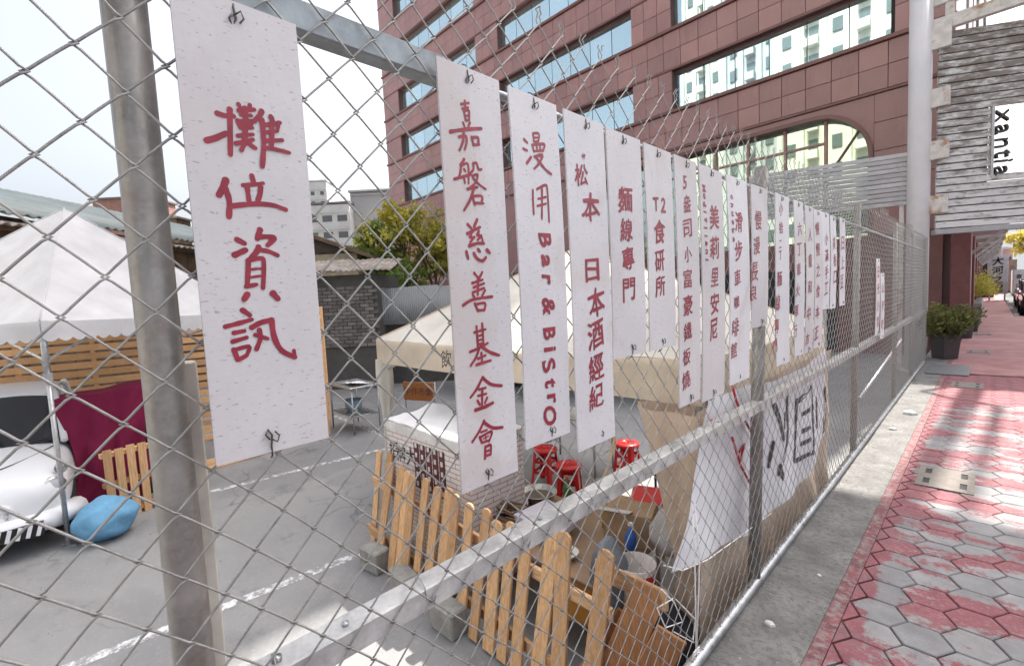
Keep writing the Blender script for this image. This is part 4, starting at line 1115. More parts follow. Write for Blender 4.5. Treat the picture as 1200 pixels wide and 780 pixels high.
def basin(label, x, y, r, fill, c):
    t = thing('metal_basin', label, 'basin', (x, y, -.095))
    MB().lathe([(0, 0), (r * .7, 0), (r, .085), (r * 1.06, .09), (r * 1.05, .098), (r * .97, .09), (r * .68, .012), (0, .012)], (x, y, -.099), 28).build('bowl', M_STEEL, t)
    m = MB().lathe([(0, .062), (r * .5, .06), (r * .86, .055)], (x, y, -.099), 24); m.build('contents', plain(fill, c, .6, scale=20, bump=.5), t)
p1, p2 = G(597, 592, -.02), G(631, 577, -.02)
basin('steel basin of brown food nearest the white board', p1.x - .02, p1.y, .165, 'brown_stew', (.33, .2, .09))
basin('steel basin of dark soup beside the red stools', p2.x, p2.y, .155, 'dark_soup', (.13, .10, .07))
m = MB(); q = [G(602, 606, .0), G(641, 588, .0), G(683, 607, .0), G(652, 634, .0)]
m.prism([(p.x, p.y, -.02 + .0) for p in q][::-1], (0, 0, .05))
tag(m.build('foam_board', plain('lilac_foam', (.58, .55, .64), .6), bevel=.004, loc=(q[0].x, q[0].y, -.02)), 'pale lilac foam board lying on the work table', 'board')
tag(MB().box((-2.30, 2.45, -.0605), (.22, .2, .078)).build('carton', plain('carton_brown', (.36, .24, .14), .8), loc=(-2.3, 2.45, -.0995)), 'small brown carton under the lilac foam board', 'carton')
# bundle of firewood
for k in range(16):
    a = Vector((-3.03 + rnd.uniform(0, .1), 2.22 + rnd.uniform(-.02, .30), -.075 + rnd.uniform(0, .11)))
    b = a + Vector((.42 + rnd.uniform(-.08, .16), rnd.uniform(-.05, .22), rnd.uniform(-.02, .05)))
    tag(MB().tube([a, a.lerp(b, .5) + Vector((0, rnd.uniform(-.02, .02), .01)), b], [.014, .012, .008], 6).build('firewood_stick', wood('bark', (.25, .16, .1), 0, .35), loc=a), 'thin brown firewood stick in the heap beside the counter', 'stick', 'firewood heap on the work table')
# red stools
M_RED = plain('red_plastic', (.50, .018, .02), .32, var=.08, rv=.06)
def stool(label, x, y, rz, h=.46):
    t = thing('plastic_stool', label, 'stool', (x, y, LOT), 'red plastic stools')
    Rz = rot_z(rz); o = Vector((x, y, LOT))
    MB().lathe([(0, h - .012), (.03, h - .012), (.03, h), (.10, h), (.142, h - .006), (.150, h - .02), (.150, h - .045), (.140, h - .045), (.138, h - .02), (0, h - .022)], o, 28).build('seat', M_RED, t)
    for k in range(4):
        a = k * math.pi / 2 + math.pi / 4
        d = Vector((math.cos(a), math.sin(a), 0)); s_ = Vector((-d.y, d.x, 0))
        m = MB(); P = []
        for z, r, wd in ((h - .03, .125, .046), (h * .5, .150, .038), (0, .178, .032)):
            for e, f in ((-1, 0), (0, .018), (1, 0), (1, -.006), (0, .010), (-1, -.006)):
                P.append(o + Rz @ (d * (r + f) + s_ * wd * e + Vector((0, 0, z))))
        fs = []
        for L_ in range(2):
            for e in range(6): fs.append((L_ * 6 + e, L_ * 6 + (e + 1) % 6, L_ * 6 + 6 + (e + 1) % 6, L_ * 6 + 6 + e))
        fs.append((12, 13, 14, 15, 16, 17))
        m.add(P, fs).build('leg', M_RED, t)
    for zz, r in ((.17, .163), (.30, .150)):
        m = MB(); c4 = [o + Rz @ Vector((r * math.cos(k * math.pi / 2 + math.pi / 4), r * math.sin(k * math.pi / 2 + math.pi / 4), zz)) for k in range(4)]
        for k in range(4): m.bar(c4[k], c4[(k + 1) % 4], .008, .035)
        m.build('brace_ring', M_RED, t)
stool('red plastic stool farther back of the overlapping pair', -3.75, 4.07, .2)
stool('red plastic stool in front of the overlapping pair', -3.18, 3.82, .6)
stool('red plastic stool in shade beside the blue cloth', -3.08, 4.84, .1)
# blue cloth strip hanging under the tent edge
m = MB().grid(lambda u, v: (-1.80 + .12 * u + .02 * math.sin(u * 9), 3.35 + .05 * math.sin(u * 8 + v), .72 - .66 * v - .05 * u), 16, 12)
tag(m.build('hanging_cloth', fabric('blue_cloth', (.02, .035, .26), .2, 8, .5), loc=(-1.75, 3.35, .06)), 'narrow royal blue cloth hanging beside the brown curtain', 'cloth')
# boxes and bags at the right of the stall
CB = thing('cardboard_box', 'open brown cardboard carton with red flaps near the brown curtain', 'carton', (-1.72, 2.75, -.0985))
M_CARD = plain('cardboard', (.34, .23, .14), .85, scale=8)
MB().box((-1.80, 2.86, .02), (.34, .3, .235), rot_z(R(20))).build('box_body', M_CARD, CB, bevel=.004)
MB().box((-1.72, 3.06, .165), (.34, .16, .008), rot_z(R(20)) @ Matrix.Rotation(R(25), 3, 'X')).build('flap', M_RED, CB)
MB().box((-1.86, 2.66, .165), (.32, .14, .008), rot_z(R(20)) @ Matrix.Rotation(R(-20), 3, 'X')).build('flap', plain('white_card', (.6, .58, .58), .7), CB)
CU = thing('snack_tub', 'red and white paper tub beside the cardboard carton', 'tub', (-1.45, 2.5, -.6))
MB().lathe([(0, 0), (.10, 0), (.125, .30), (.115, .30), (.09, .02), (0, .02)], (-1.5, 2.42, LOT + .32), 20).build('tub_body', plain('tub_white', (.66, .6, .55), .5), CU)
MB().lathe([(.121, .20), (.1215, .20), (.127, .27), (.126, .27)], (-1.5, 2.42, LOT + .32), 20).build('red_band', M_RED, CU)
MB().box((-1.5, 2.42, LOT + .16), (.3, .3, .318)).build('stand', M_CARD, CU, bevel=.004)
def bag(label, c, s, mat, name='plastic_bag'):
    m = MB(); sd = rnd.random() * 40
    def f(u, v):
        t_, ph = u * 2 * math.pi, (v - .5) * math.pi
        d = Vector((math.cos(ph) * math.cos(t_), math.cos(ph) * math.sin(t_), math.sin(ph)))
        k = 1 + .16 * nz(d.x * 1.6 + sd, d.y * 1.6, d.z * 1.6) - .035 * (1 - abs(nz(d.x * 2.4, d.y * 2.4 + sd, d.z * 1.2))) ** 12 + .012 * nz(d.x * 9, d.y * 9 + sd, d.z * 2)
        z = max(-.92, d.z * k)
        return (c[0] + d.x * k * s[0], c[1] + d.y * k * s[1], c[2] + (z + .92) * s[2])
    m.grid(f, 72, 48)
    return tag(m.build(name, mat, loc=c), label, 'bag')
bag('crumpled clear white plastic bag hung near the brown curtain', (-1.42, 2.72, -.02), (.13, .12, .15), fabric('bag_clear', (.62, .6, .6), .4, 14, .9))
bag('grey plastic bag slumped behind the tipped crate', (-1.62, 2.30, -.28), (.11, .12, .24), fabric('bag_grey', (.30, .33, .38), .3, 14, .9))
bag('dark grey rubbish bag on the ground by the tent leg', (-1.30, 2.35, LOT + .01), (.2, .18, .25), fabric('bag_dark', (.06, .06, .07), .1, 14, .9))
tag(MB().box((-1.85, 2.25, -.27), (.28, .12, .3), rot_z(R(15))).build('fruit_crate', plain('orange_crate', (.62, .30, .06), .5), bevel=.01, loc=(-1.85, 2.25, -.42)), 'orange plastic crate seen between the right hand pickets', 'crate')
# small wares on and around the work table
M_BAM = wood('bamboo', (.52, .38, .2), 0, .3)
for k, (a, b, lab) in enumerate((((-3.3, 3.35, LOT + .02), (-2.0, 3.75, LOT + .03), 'longest bamboo pole lying on the ground before the stools'), ((-3.1, 3.25, LOT + .055), (-2.1, 3.3, LOT + .05), 'bamboo pole lying nearest the work table'), ((-2.9, 3.6, LOT + .07), (-2.2, 3.2, LOT + .06), 'short bamboo pole crossing the others'), ((-2.45, 3.15, LOT), (-2.75, 4.1, .18), 'bamboo pole leaning up behind the work table'), ((-1.9, 3.5, LOT + .02), (-2.6, 4.4, LOT + .02), 'bamboo pole on the sunlit ground by the shaded stool'))):
    tag(MB().tube([a, Vector(a).lerp(Vector(b), .5) + Vector((0, 0, .012)), b], .013, 7).build('bamboo_pole', M_BAM, loc=a), lab, 'pole', 'bamboo poles around the stall')
def bottle(label, x, y, z, h, r, c, cap=(.6, .1, .05)):
    t = thing('bottle', label, 'bottle', (x, y, z), 'bottles on the work table')
    MB().lathe([(0, 0), (r, 0), (r, h * .6), (r * .9, h * .68), (r * .35, h * .82), (r * .35, h * .93), (0, h * .93)], (x, y, z), 14).build('glass', plain('bottle_%d' % int(x * -1000), c, .15, var=.05), t)
    MB().lathe([(0, .0), (r * .42, .0), (r * .42, h * .09), (0, h * .09)], (x, y, z + h * .925), 10).build('cap', plain('cap_%d' % int(x * -1000), cap, .4), t)
bottle('blue detergent bottle near the cardboard carton', -1.66, 2.62, -.098, .24, .04, (.03, .12, .42), (.7, .7, .7))
bottle('green bottle beside the basin of dark soup', -2.48, 2.95, -.098, .26, .036, (.05, .16, .04))
bottle('brown sauce bottle at the back of the work table', -2.3, 2.98, -.098, .22, .034, (.14, .05, .02))
bottle('yellow oil bottle between foam board and carton', -2.02, 2.86, -.098, .25, .04, (.45, .32, .04))
for k, (x, y, r, lab) in enumerate(((-2.62, 2.33, .085, 'white bowl by the lilac foam board'), (-2.75, 2.95, .07, 'small white bowl at the back edge of the work table'), (-1.98, 2.33, .08, 'white bowl on the front edge of the work table'))):
    tag(MB().lathe([(0, 0), (r * .5, 0), (r, r * .6), (r * .95, r * .6), (r * .45, .008), (0, .008)], (x, y, -.0985), 18).build('bowl', plain('bowl_white', (.7, .69, .66), .3), loc=(x, y, -.0985)), lab, 'bowl')
m = MB().grid(lambda u, v: (-3.0 + .26 * u, 2.72 + .2 * v, -.09 + .05 * abs(nz(u * 3.5, v * 3.5, 4))), 18, 14)
tag(m.build('red_rag', fabric('red_rag', (.45, .03, .03), .2, 12, .6), solid=.004, loc=(-2.9, 2.8, -.098)), 'crumpled red rag on the work table beside the firewood', 'rag')
GS = thing('gas_burner', 'black gas burner stove under the tent behind the stools', 'stove', (-2.35, 4.75, LOT))
MB().box((-2.35, 4.75, LOT + .33), (.5, .36, .1)).build('stove_body', M_BLKP, GS, bevel=.01)
for dx in (-.22, .22):
    for dy in (-.15, .15): MB().tube([(-2.35 + dx, 4.75 + dy, LOT), (-2.35 + dx, 4.75 + dy, LOT + .3)], .014, 6).build('leg', M_BLKP, GS)
MB().lathe([(0, .0), (.16, .0), (.2, .16), (.19, .16), (.15, .01), (0, .01)], (-2.35, 4.75, LOT + .4), 22).build('pot', M_STEEL, GS)
# orange signboard standing under the tent
OS = thing('notice_board', 'small orange wooden board with dark characters on the ground beyond the counter', 'sign', (-7.75, 4.85, -.6))
aO, bO = G(474, 468, -.2), G(509, 470, -.2)
dO = (bO - aO).normalized()
MB().bar(aO + Vector((0, 0, .18)), bO + Vector((0, 0, .18)), .03, .36).build('board', wood('orange_board', (.46, .17, .045), 0), OS, bevel=.005)
nO = Vector((dO.y, -dO.x, 0))
for k, ch in enumerate('手作市集'):
    mm = MB(); c = aO.lerp(bO, (k + .6) / 4.2) + nO * .018 + Vector((0, 0, .18))
    put(mm, ch, 0, 0, .16, lambda u, v: c + dO * u + Vector((0, 0, v)), off=0); mm.build('character', M_MAR, OS)
for p in (aO, bO): MB().tube([p + Vector((0, .03, -.4)), p + Vector((0, .03, .36))], .015, 6).build('leg', M_TUBE, OS)

# ================================================================== LEFT: CAR, CLOTH, PALLETS
M_CARW = plain('car_paint', (.76, .77, .79), .35, var=.03, scale=1, coat=.25)
M_CARG = plain('car_glass', (.012, .016, .022), .06, coat=.5)
M_RUB = plain('tyre_rubber', (.02, .02, .02), .8)
M_CHR = galv('chrome', (.7, .7, .7), .12, .95, 0, 5)
def small_car(label, nose, heading, L=3.3, Wd=1.5, H=1.52):
    """rounded little car; nose = front centre on the ground, heading = direction it faces"""
    t = thing('parked_car', label, 'car', nose)
    hd = Vector((math.cos(heading), math.sin(heading), 0)); sd = Vector((-hd.y, hd.x, 0)); o = Vector(nose)
    def W(x, y, z): return o - hd * x + sd * y + Vector((0, 0, z))      # x from nose backwards
    # lower body: sections
    sec = [(-.06, .30, .38, .54, .58), (-.03, .52, .32, .62, .68), (.05, .68, .24, .70, .78), (.25, .73, .22, .80, .88), (.6, .74, .22, .92, .97), (.95, .75, .22, .97, 1.0), (1.8, .75, .22, .96, .98), (2.7, .74, .22, .94, .95), (3.15, .68, .26, .85, .88), (3.3, .52, .34, .74, .78)]
    m = MB(); n = 16; base = 0
    for (x, hw, zb, zs, zc) in sec:
        ring = []
        for k in range(n):
            a = 2 * math.pi * k / n; c, s_ = math.cos(a), math.sin(a)
            ce = math.copysign(abs(c) ** .45, c); se = math.copysign(abs(s_) ** .55, s_)
            z = (zb + zs) / 2 + se * (zs - zb) / 2 + (zc - zs) * max(0, se) * (1 - abs(ce) ** 2)
            ring.append(W(x, hw * ce, z))
        m.v += ring
    for i in range(len(sec) - 1):
        for k in range(n): m.f.append([i * n + k, i * n + (k + 1) % n, (i + 1) * n + (k + 1) % n, (i + 1) * n + k]); m.sm.append(True)
    m.f.append(list(range(n))); m.sm.append(True); m.f.append(list(range((len(sec) - 1) * n, len(sec) * n))[::-1]); m.sm.append(True)
    bd = m.build('body', M_CARW, t); md = bd.modifiers.new('sub', 'SUBSURF'); md.levels = 1; md.render_levels = 2
    # cabin
    cab = [(.78, .66, .93), (1.28, .58, H - .06), (1.9, .57, H), (2.6, .56, H - .08), (3.02, .64, .90)]
    def strip(x0, w0, z0, x1, w1, z1, y_in=1.0, grow=.0):
        return [W(x0, -w0 * y_in, z0 + grow), W(x0, w0 * y_in, z0 + grow), W(x1, w1 * y_in, z1 + grow), W(x1, -w1 * y_in, z1 + grow)]
    roof = MB()
    def rf(u, v):
        x = 1.26 + 1.36 * u; y = (v - .5) * 2; hw = .585
        z = H - .075 + .075 * (1 - (2 * u - 1) ** 2) - .05 * abs(y) ** 3
        return W(x, y * hw, z)
    roof.grid(rf, 14, 12).build('roof', M_CARW, t, solid=.03)
    ws = MB().grid(lambda u, v: W(.80 + .49 * v - .07 * (1 - (2 * u - 1) ** 2) * (1 - v * .4), (u - .5) * 2 * (.66 - .085 * v), .93 + (H - .09 - .93) * v + .02 * (1 - (2 * u - 1) ** 2)), 14, 8); ws.build('windscreen', M_CARG, t)
    MB().add(strip(2.6, .56, H - .09, 3.04, .64, .92), [(0, 1, 2, 3)]).build('rear_window', M_CARG, t)
    for e in (-1, 1):
        MB().add([W(.98, e * .68, .96), W(2.86, e * .66, .95), W(2.5, e * .58, H - .11), W(1.36, e * .59, H - .10)], [(0, 1, 2, 3)]).build('side_window', M_CARG, t)
        MB().tube([W(.76, e * .67, .93), W(1.03, e * .635, 1.22), W(1.3, e * .585, H - .075)], .032, 8).build('pillar', M_CARW, t)
        MB().tube([W(1.85, e * .68, .95), W(1.85, e * .585, H - .06)], .03, 6).build('pillar', M_CARW, t)
        MB().tube([W(2.6, e * .57, H - .08), W(3.0, e * .66, .92)], .04, 8).build('pillar', M_CARW, t)
        hl = MB(); c = W(.12, e * .60, .60)
        dn = (hd * .9 + sd * e * .55 + Vector((0, 0, .12))).normalized()
        q = dn.to_track_quat('Z', 'Y').to_matrix()
        def lens(rr, off): return [c + q @ Vector((rr * math.cos(a), rr * math.sin(a), off)) for a in [2 * math.pi * k / 20 for k in range(20)]]
        rim = MB(); A, B_, C_ = lens(.10, .0), lens(.10, .04), lens(.08, .045)
        rim.add(A + B_ + C_, [(k, (k + 1) % 20, 20 + (k + 1) % 20, 20 + k) for k in range(20)] + [(20 + k, 20 + (k + 1) % 20, 40 + (k + 1) % 20, 40 + k) for k in range(20)], True)
        ro = rim.build('headlight', M_CHR, t)
        MB().add(lens(.08, .035) + [c + q @ Vector((0, 0, .07))], [(k, (k + 1) % 20, 20) for k in range(20)], True).build('lens', plain('lamp_lens', (.45, .46, .48), .08), ro)
        c = W(.20, e * .66, .76); A, C_ = lens(.06, .02), lens(.042, .03)
        MB().add(A + C_, [(k, (k + 1) % 20, 20 + (k + 1) % 20, 20 + k) for k in range(20)] + [list(range(20, 40))], True).build('fog_lamp', M_CHR, t)
        MB().lathe([(0, -.09), (.05, -.085), (.075, -.03), (.075, .04), (.05, .085), (0, .09)], W(.98, e * .80, 1.02), 14, sx=.7).build('mirror', M_CARW, t)
        MB().tube([W(1.0, e * .66, .95), W(.99, e * .76, 1.0)], .018, 6).build('mirror_arm', M_CARW, t)
        for xw in (.62, 2.62):
            wh = MB(); c = W(xw, e * .66, .29); ring = []
            for (r, yy) in ((.20, -.08), (.285, -.075), (.29, 0), (.285, .075), (.20, .08)):
                ring.append([c + sd * yy * e + hd * r * math.cos(a) + Vector((0, 0, r * math.sin(a))) for a in [2 * math.pi * k / 24 for k in range(24)]])
            wh.v = [p for r_ in ring for p in r_]
            for i in range(4):
                for k in range(24): wh.f.append([i * 24 + k, i * 24 + (k + 1) % 24, (i + 1) * 24 + (k + 1) % 24, (i + 1) * 24 + k]); wh.sm.append(True)
            wo_ = wh.build('wheel', M_RUB, t)
            MB().disc(c + sd * e * .07, .205, sd * e, 20).build('rim', M_CHR, wo_)
    # bumper with barred intake
    bm_ = MB(); bm_.tube([W(.26, -.76, .30), W(.02, -.62, .30), W(-.06, -.3, .30), W(-.07, 0, .30), W(-.06, .3, .30), W(.02, .62, .30), W(.26, .76, .30)], .10, 10)
    bm_.build('bumper', M_CARW, t)
    gr = MB(); gr.add([W(-.172, -.5, .22), W(-.172, .5, .22), W(-.172, .5, .33), W(-.172, -.5, .33)], [(0, 1, 2, 3)])
    gr.box(W(-.13, 0, .275), (.08, 1.06, .12), rot_z(heading)); g = gr.build('intake', M_BLKP, t)
    for k in range(15): MB().bar(W(-.178, -.49 + k * .07, .22), W(-.178, -.46 + k * .07, .335), .03, .012, up=hd).build('intake_bar', M_CARW, g)
    MB().tube([W(.74 - .60 * math.sin(a) ** 2 * 1.02 + .02, .62 * math.cos(a), .945 - .115 * math.sin(a) ** 2 - .03 * abs(math.cos(a)) ** 3) for a in [math.pi * q / 24 for q in range(25)]], .006, 5).build('bonnet_seam', M_BLKP, t)
    MB().box(W(-.19, 0, .44), (.012, .34, .12), rot_z(heading)).build('number_plate', plain('plate_white', (.7, .7, .7), .5), t)
    MB().box(W(.86, 0, .965), (.16, 1.16, .03), rot_z(heading)).build('cowl', M_BLKP, t)
    for k in (0, 1): MB().tube([W(.76 - .0, -.3 + k * .5, .955), W(.93, -.05 + k * .5, 1.08)], .008, 5).build('wiper', M_BLKP, t)
    return t
small_car('small rounded white car facing out under the white tent', (-6.62, -.86, LOT), R(-4))
# blue bag
bag('bright blue tarpaulin bag lying beside the tent leg and white car', (-6.44, .12, LOT + .01), (.29, .26, .21), fabric('blue_tarp', (.19, .42, .64), .2, 9, .7), 'tarpaulin_bag')
# maroon cloth over stacked goods
MC = thing('covered_stand', 'stand draped with maroon cloth behind the blue bag', 'stand', (-7.6, .3, LOT))
m = MB()
def mar(u, v):
    y = -.22 + .95 * u
    if v < .35: x = -8.0 + (v / .35) * .52; z = .86 - .10 * (1 - u) + .03 * nz(u * 3, v * 3)
    else:
        k = (v - .35) / .65; x = -7.48 + .16 * k + .07 * abs(math.sin(u * 9 + 3.5 * k + .6 * nz(u * 3, k))) * min(1, k * 2.2) + .05 * abs(nz(u * 5 + k * 3, k * 4)); z = .84 - .12 * (1 - u) - k * (1.15 + .25 * math.sin(u * 3.2))
        y += (.5 - u) * .3 * math.sin(k * 2.6)
    return (x, y, max(z, LOT + .02))
m.grid(mar, 60, 40).build('cloth', fabric('maroon_cloth', (.21, .016, .058), .12, 4, 1.0), MC)
MB().box((-7.78, .25, .05), (.5, .75, 1.3)).build('stacked_boxes', M_BLKP, MC)
def pallet(label, a, b, z0, z1, n, mat, wd=.09, horizontal=False, th=.02, stringers=3):
    a = Vector(a); b = Vector(b); t = thing('wooden_pallet', label, 'pallet', ((a.x + b.x) / 2, (a.y + b.y) / 2, z0))
    d = (b - a).normalized(); nn = Vector((d.y, -d.x, 0))
    for k in range(n):
        if horizontal:
            z = z0 + (z1 - z0) * (k + .5) / n
            MB().bar(a + Vector((0, 0, z + rnd.uniform(-.006, .006))), b + Vector((0, 0, z + rnd.uniform(-.006, .006))), th, wd).build('plank', mat, t)
        else:
            p = a.lerp(b, (k + .5) / n)
            MB().bar(p + Vector((0, 0, z0)), p + Vector((0, 0, z1 + rnd.uniform(-.01, .01))), th, wd, up=d).build('slat', mat, t)
    for q in range(stringers):
        if horizontal:
            p = a.lerp(b, q / (stringers - 1)) - nn * .06
            MB().bar(p + Vector((0, 0, z0)), p + Vector((0, 0, z1)), .08, .05, up=d).build('stringer', mat, t)
        else:
            z = z0 + (z1 - z0) * (.08 + .84 * q / (stringers - 1))
            MB().bar(a - nn * .055 + Vector((0, 0, z)), b - nn * .055 + Vector((0, 0, z)), .08, .05).build('stringer', mat, t)
    return t
M_ORW = wood('orange_plank_z', (.74, .45, .22), 2); M_ORY = wood('orange_plank_y', (.95, .56, .28), 1, dark=.75)
pallet('small upright pallet next to the blue tarpaulin bag', (-6.85, .14, 0), (-6.95, .66, 0), LOT, .22, 5, M_ORW, .075)
pallet('low pallet lying behind the large left board', (-7.9, 1.2, 0), (-8.1, 2.5, 0), LOT, LOT + .17, 2, M_ORY, .07, True, .02, 5)
PW = pallet('long wall of stacked orange pallet planks behind the white tent', (-10.75, -3.2, 0), (-9.35, 3.7, 0), LOT, 1.72, 17, M_ORY, .098, True, .022, 9)
for k, (x, y, h) in enumerate(((-8.42, 3.12, 1.55), (-8.30, 3.22, 1.35))):
    tag(MB().box((x, y, LOT + (h + .6) / 2), (.09, .07, h + .6), rot_z(R(6 * k))).build('timber_post', M_ORW, bevel=.004, loc=(x, y, LOT)), ('taller orange timber post right of the large left board', 'shorter orange timber post right of the large left board')[k], 'post', 'timber posts by the kitchen table')

# cords on the fence
M_CORD = plain('white_cord', (.72, .71, .70), .7)
m = MB()
for dx in (0, .012): m.tube([AX(811 + dx * 250, 590, -.835), AX(814 + dx * 500, 650, -.836), AX(815 + dx * 300, 700, -.833), AX(816, 768, -.83)], .0028, 6)
tag(m.build('white_cord', M_CORD, loc=(-.835, 2.0, .9)), 'white cord hanging straight down the mesh below the middle rail', 'cord')
m = MB(); P = [(778, 662), (800, 668), (830, 655), (862, 632), (905, 600)]; m.tube([AX(x, y, -.90 + .01 * math.sin(i)) for i, (x, y) in enumerate(P)], .003, 6)
m.tube([AX(x, y, -.92) for x, y in ((775, 690), (790, 705), (800, 728), (780, 735), (770, 712), (790, 700), (815, 725), (812, 752), (790, 740))], .003, 6)
m.tube([AX(816 + 4 * math.cos(a * 1.3), 764 + 8 * math.sin(a * 1.1) * a / 12, -.83) for a in range(14)], .003, 6)
tag(m.build('tangled_cord', M_CORD, loc=(-.9, 2.0, .3)), 'tangled white cord looped loosely in the lower mesh', 'cord')
# ================================================================== BACKGROUND LEFT
F2 = Vector((_F.x, _F.y, 0)).normalized(); R2 = Vector((_R0.x, _R0.y, 0))
def VD(D, L, z): return F2 * D + R2 * L + Vector((0, 0, z))
def DP(px, py, D):
    p = AD(px, py, D); return p
rotv = math.atan2(R2.y, R2.x)
M_BRWALL = plain('brown_timber', (.16, .105, .065), .8, var=.35, scale=4, rv=.1)
M_TEALR = plain('teal_sheet_roof', (.22, .27, .27), .5, var=.25, scale=1.5, stain=(3, (.24, .15, .09), .5, .7, .6))
M_RUSTR = plain('rusty_sheet_roof', (.30, .25, .21), .7, var=.3, scale=3, stain=(2.5, (.5, .48, .46), .5, .66, .8))
M_GRYC = plain('grey_corrugated', (.36, .37, .38), .55, var=.15, scale=2, stain=(2, (.24, .2, .17), .55, .75, .5))
def corrug(a, b, up, n, amp=.02, nv=1):
    """corrugated sheet: a->b along the corrugations' run, up = vector across"""
    a = Vector(a); b = Vector(b); up = Vector(up); nrm = (b - a).cross(up).normalized()
    return MB().grid(lambda u, v: a.lerp(b, u) + up * v + nrm * amp * math.sin(u * n * 2 * math.pi), n * 6, nv)
OH = thing('old_house', 'long old brown timber house with corrugated eaves behind the white tent', 'house', VD(12, -11, LOT))
MB().box(VD(12.5, -11.9, 1.6), (4.0, 13, 4.4), rot_z(rotv)).build('wall', M_BRWALL, OH)
for k in range(26):
    MB().box(VD(6.1 + k * .5, -9.885, 1.6), (.03, .46, 4.35), rot_z(rotv)).build('board', M_BRWALL, OH)
rm = corrug(VD(5.6, -9.45, 3.72), VD(19.2, -9.45, 3.95), R2 * -3.7 + Vector((0, 0, 1.35)), 60, .03); rm.build('roof', M_TEALR, OH, solid=.02)
rm = corrug(VD(5.6, -9.40, 3.50), VD(19.2, -9.40, 3.73), R2 * -.5 + Vector((0, 0, .16)), 60, .03); rm.build('eave_sheet', M_RUSTR, OH, solid=.02)
MB().bar(VD(5.6, -9.6, 3.48), VD(19, -9.6, 3.7), .06, .14).build('eave_beam', M_BRWALL, OH)
TK = thing('water_tank', 'small weathered brown box shed on the roofs beside the thick post', 'tank', VD(21, -15.2, 3.9))
p = DP(205, 274, 21)
MB().box(p, (.9, .9, 1.2), rot_z(rotv)).build('tank_wall', M_BRWALL, TK); MB().box(p + Vector((0, 0, .65)), (1.1, 1.1, .08), rot_z(rotv)).build('tank_roof', M_RUSTR, TK)
MB().box((p.x, p.y, (p.z - .6 + LOT) / 2), (.7, .7, p.z - .6 - LOT), rot_z(rotv)).build('tank_stand', M_BRWALL, TK)
p = DP(160, 252, 34)
RH = thing('red_house', 'distant low reddish house block above the tent roof', 'house', (p.x, p.y, LOT))
MB().box((p.x, p.y, (p.z + .9 + LOT) / 2), (4, 2.6, p.z + .9 - LOT), rot_z(rotv)).build('wall', plain('dull_red', (.25, .13, .11), .8), RH)
MB().box((p.x, p.y, p.z + .95), (4.3, 2.9, .12), rot_z(rotv)).build('roof', plain('dark_roof', (.12, .11, .11), .7), RH)

def facade_block(name, label, px0, px1, ytop, D, depth, mat, rows_, cols, ww, wh_, roofm=None, first=1.0):
    a = DP(px0, ytop, D); b = DP(px1, ytop, D); top = (a.z + b.z) / 2
    c = (a + b) / 2 + F2 * depth / 2; wid = (Vector((b.x - a.x, b.y - a.y, 0))).length
    t = thing(name, label, 'building', (c.x, c.y, LOT))
    MB().box((c.x, c.y, (top + LOT) / 2), (wid, depth, top - LOT), rot_z(rotv)).build('wall', mat, t)
    MB().box((c.x, c.y, top + .3), (wid + .6, depth + .6, .35), rot_z(rotv)).build('roof', roofm or mat, t)
    fc = (a + b) / 2; 
    for r_ in range(rows_):
        for k in range(cols):
            u = (k + .5) / cols - .5; z = top - first - r_ * 3.2 - wh_ / 2
            if z < 0: continue
            q = Vector((fc.x, fc.y, 0)) + R2 * u * wid - F2 * .03 + Vector((0, 0, z))
            w1 = MB().box(q, (ww, .16, wh_), rot_z(rotv)).build('window', plain('win_frame_w', (.5, .5, .5), .5), t)
            MB().box(q - F2 * .06, (ww - .2, .08, wh_ - .2), rot_z(rotv)).build('pane', plain('win_dark', (.09, .10, .11), .15), w1)
    for r_ in range(rows_ + 1):
        z = top - first - r_ * 3.2 + .5
        MB().box(Vector((fc.x, fc.y, z)) - F2 * .2, (wid * .98, .5, .18), rot_z(rotv)).build('ledge', mat, t)
    return t
M_APW = plain('apartment_white', (.52, .52, .52), .8, var=.1, scale=.4, stain=(.5, (.36, .35, .34), .5, .7, .5))
M_APG = plain('apartment_grey', (.33, .33, .34), .85, var=.08, scale=.3)
facade_block('apartment_block', 'white distant apartment block with rows of windows beside the large left board', 356, 409, 240, 90, 12, M_APW, 5, 3, 2.1, 1.4, plain('roof_dark', (.14, .14, .15), .8), 2.0)
facade_block('apartment_block', 'plain grey distant block between the white apartments and the office tower', 410, 462, 225, 92, 12, M_APG, 0, 0, 1, 1)
facade_block('apartment_tower', 'pale distant tower top showing above the white apartments', 360, 382, 213, 150, 12, M_APW, 2, 2, 1.4, 1.4, None, 3.0)
# shacks
SH = thing('tin_shack', 'low dark shack with rusty patched sheet roof behind the lot', 'shack', VD(12.5, -4.2, LOT))
a = DP(340, 322, 12.6); b = DP(441, 318, 12.6)
MB().box(((a.x + b.x) / 2 + F2.x * 1.2, (a.y + b.y) / 2 + F2.y * 1.2, (2.55 + LOT) / 2), ((b - a).length, 2.4, 2.55 - LOT), rot_z(rotv)).build('wall', plain('dark_wall', (.10, .096, .092), .9, scale=4), SH)  # plain dark wall tone
M_DBRK = plain('dark_brick', (.19, .175, .165), .9, rv=.35)  # dark brick tone, varied from piece to piece
dirv = Vector((b.x - a.x, b.y - a.y, 0)).normalized()
bme = MB().box((0, 0, 0), (.235, .05, .085)).mesh('brick', bevel=.006); bme.materials.append(M_DBRK)
cnt = 0
for r_ in range(17):
    for k in range(12):
        u = .55 + (k + (.5 if r_ % 2 else 0)) * .25 - 1.0
        p = Vector((b.x, b.y, 0)) - dirv * (u + .2) - F2 * .03; z = .62 + r_ * .098
        if u + .2 < 0.1 or z > 2.3: continue
        ob = share(bme, 'brick', SH, (p.x, p.y, z), (0, 0, rotv)); cnt += 1
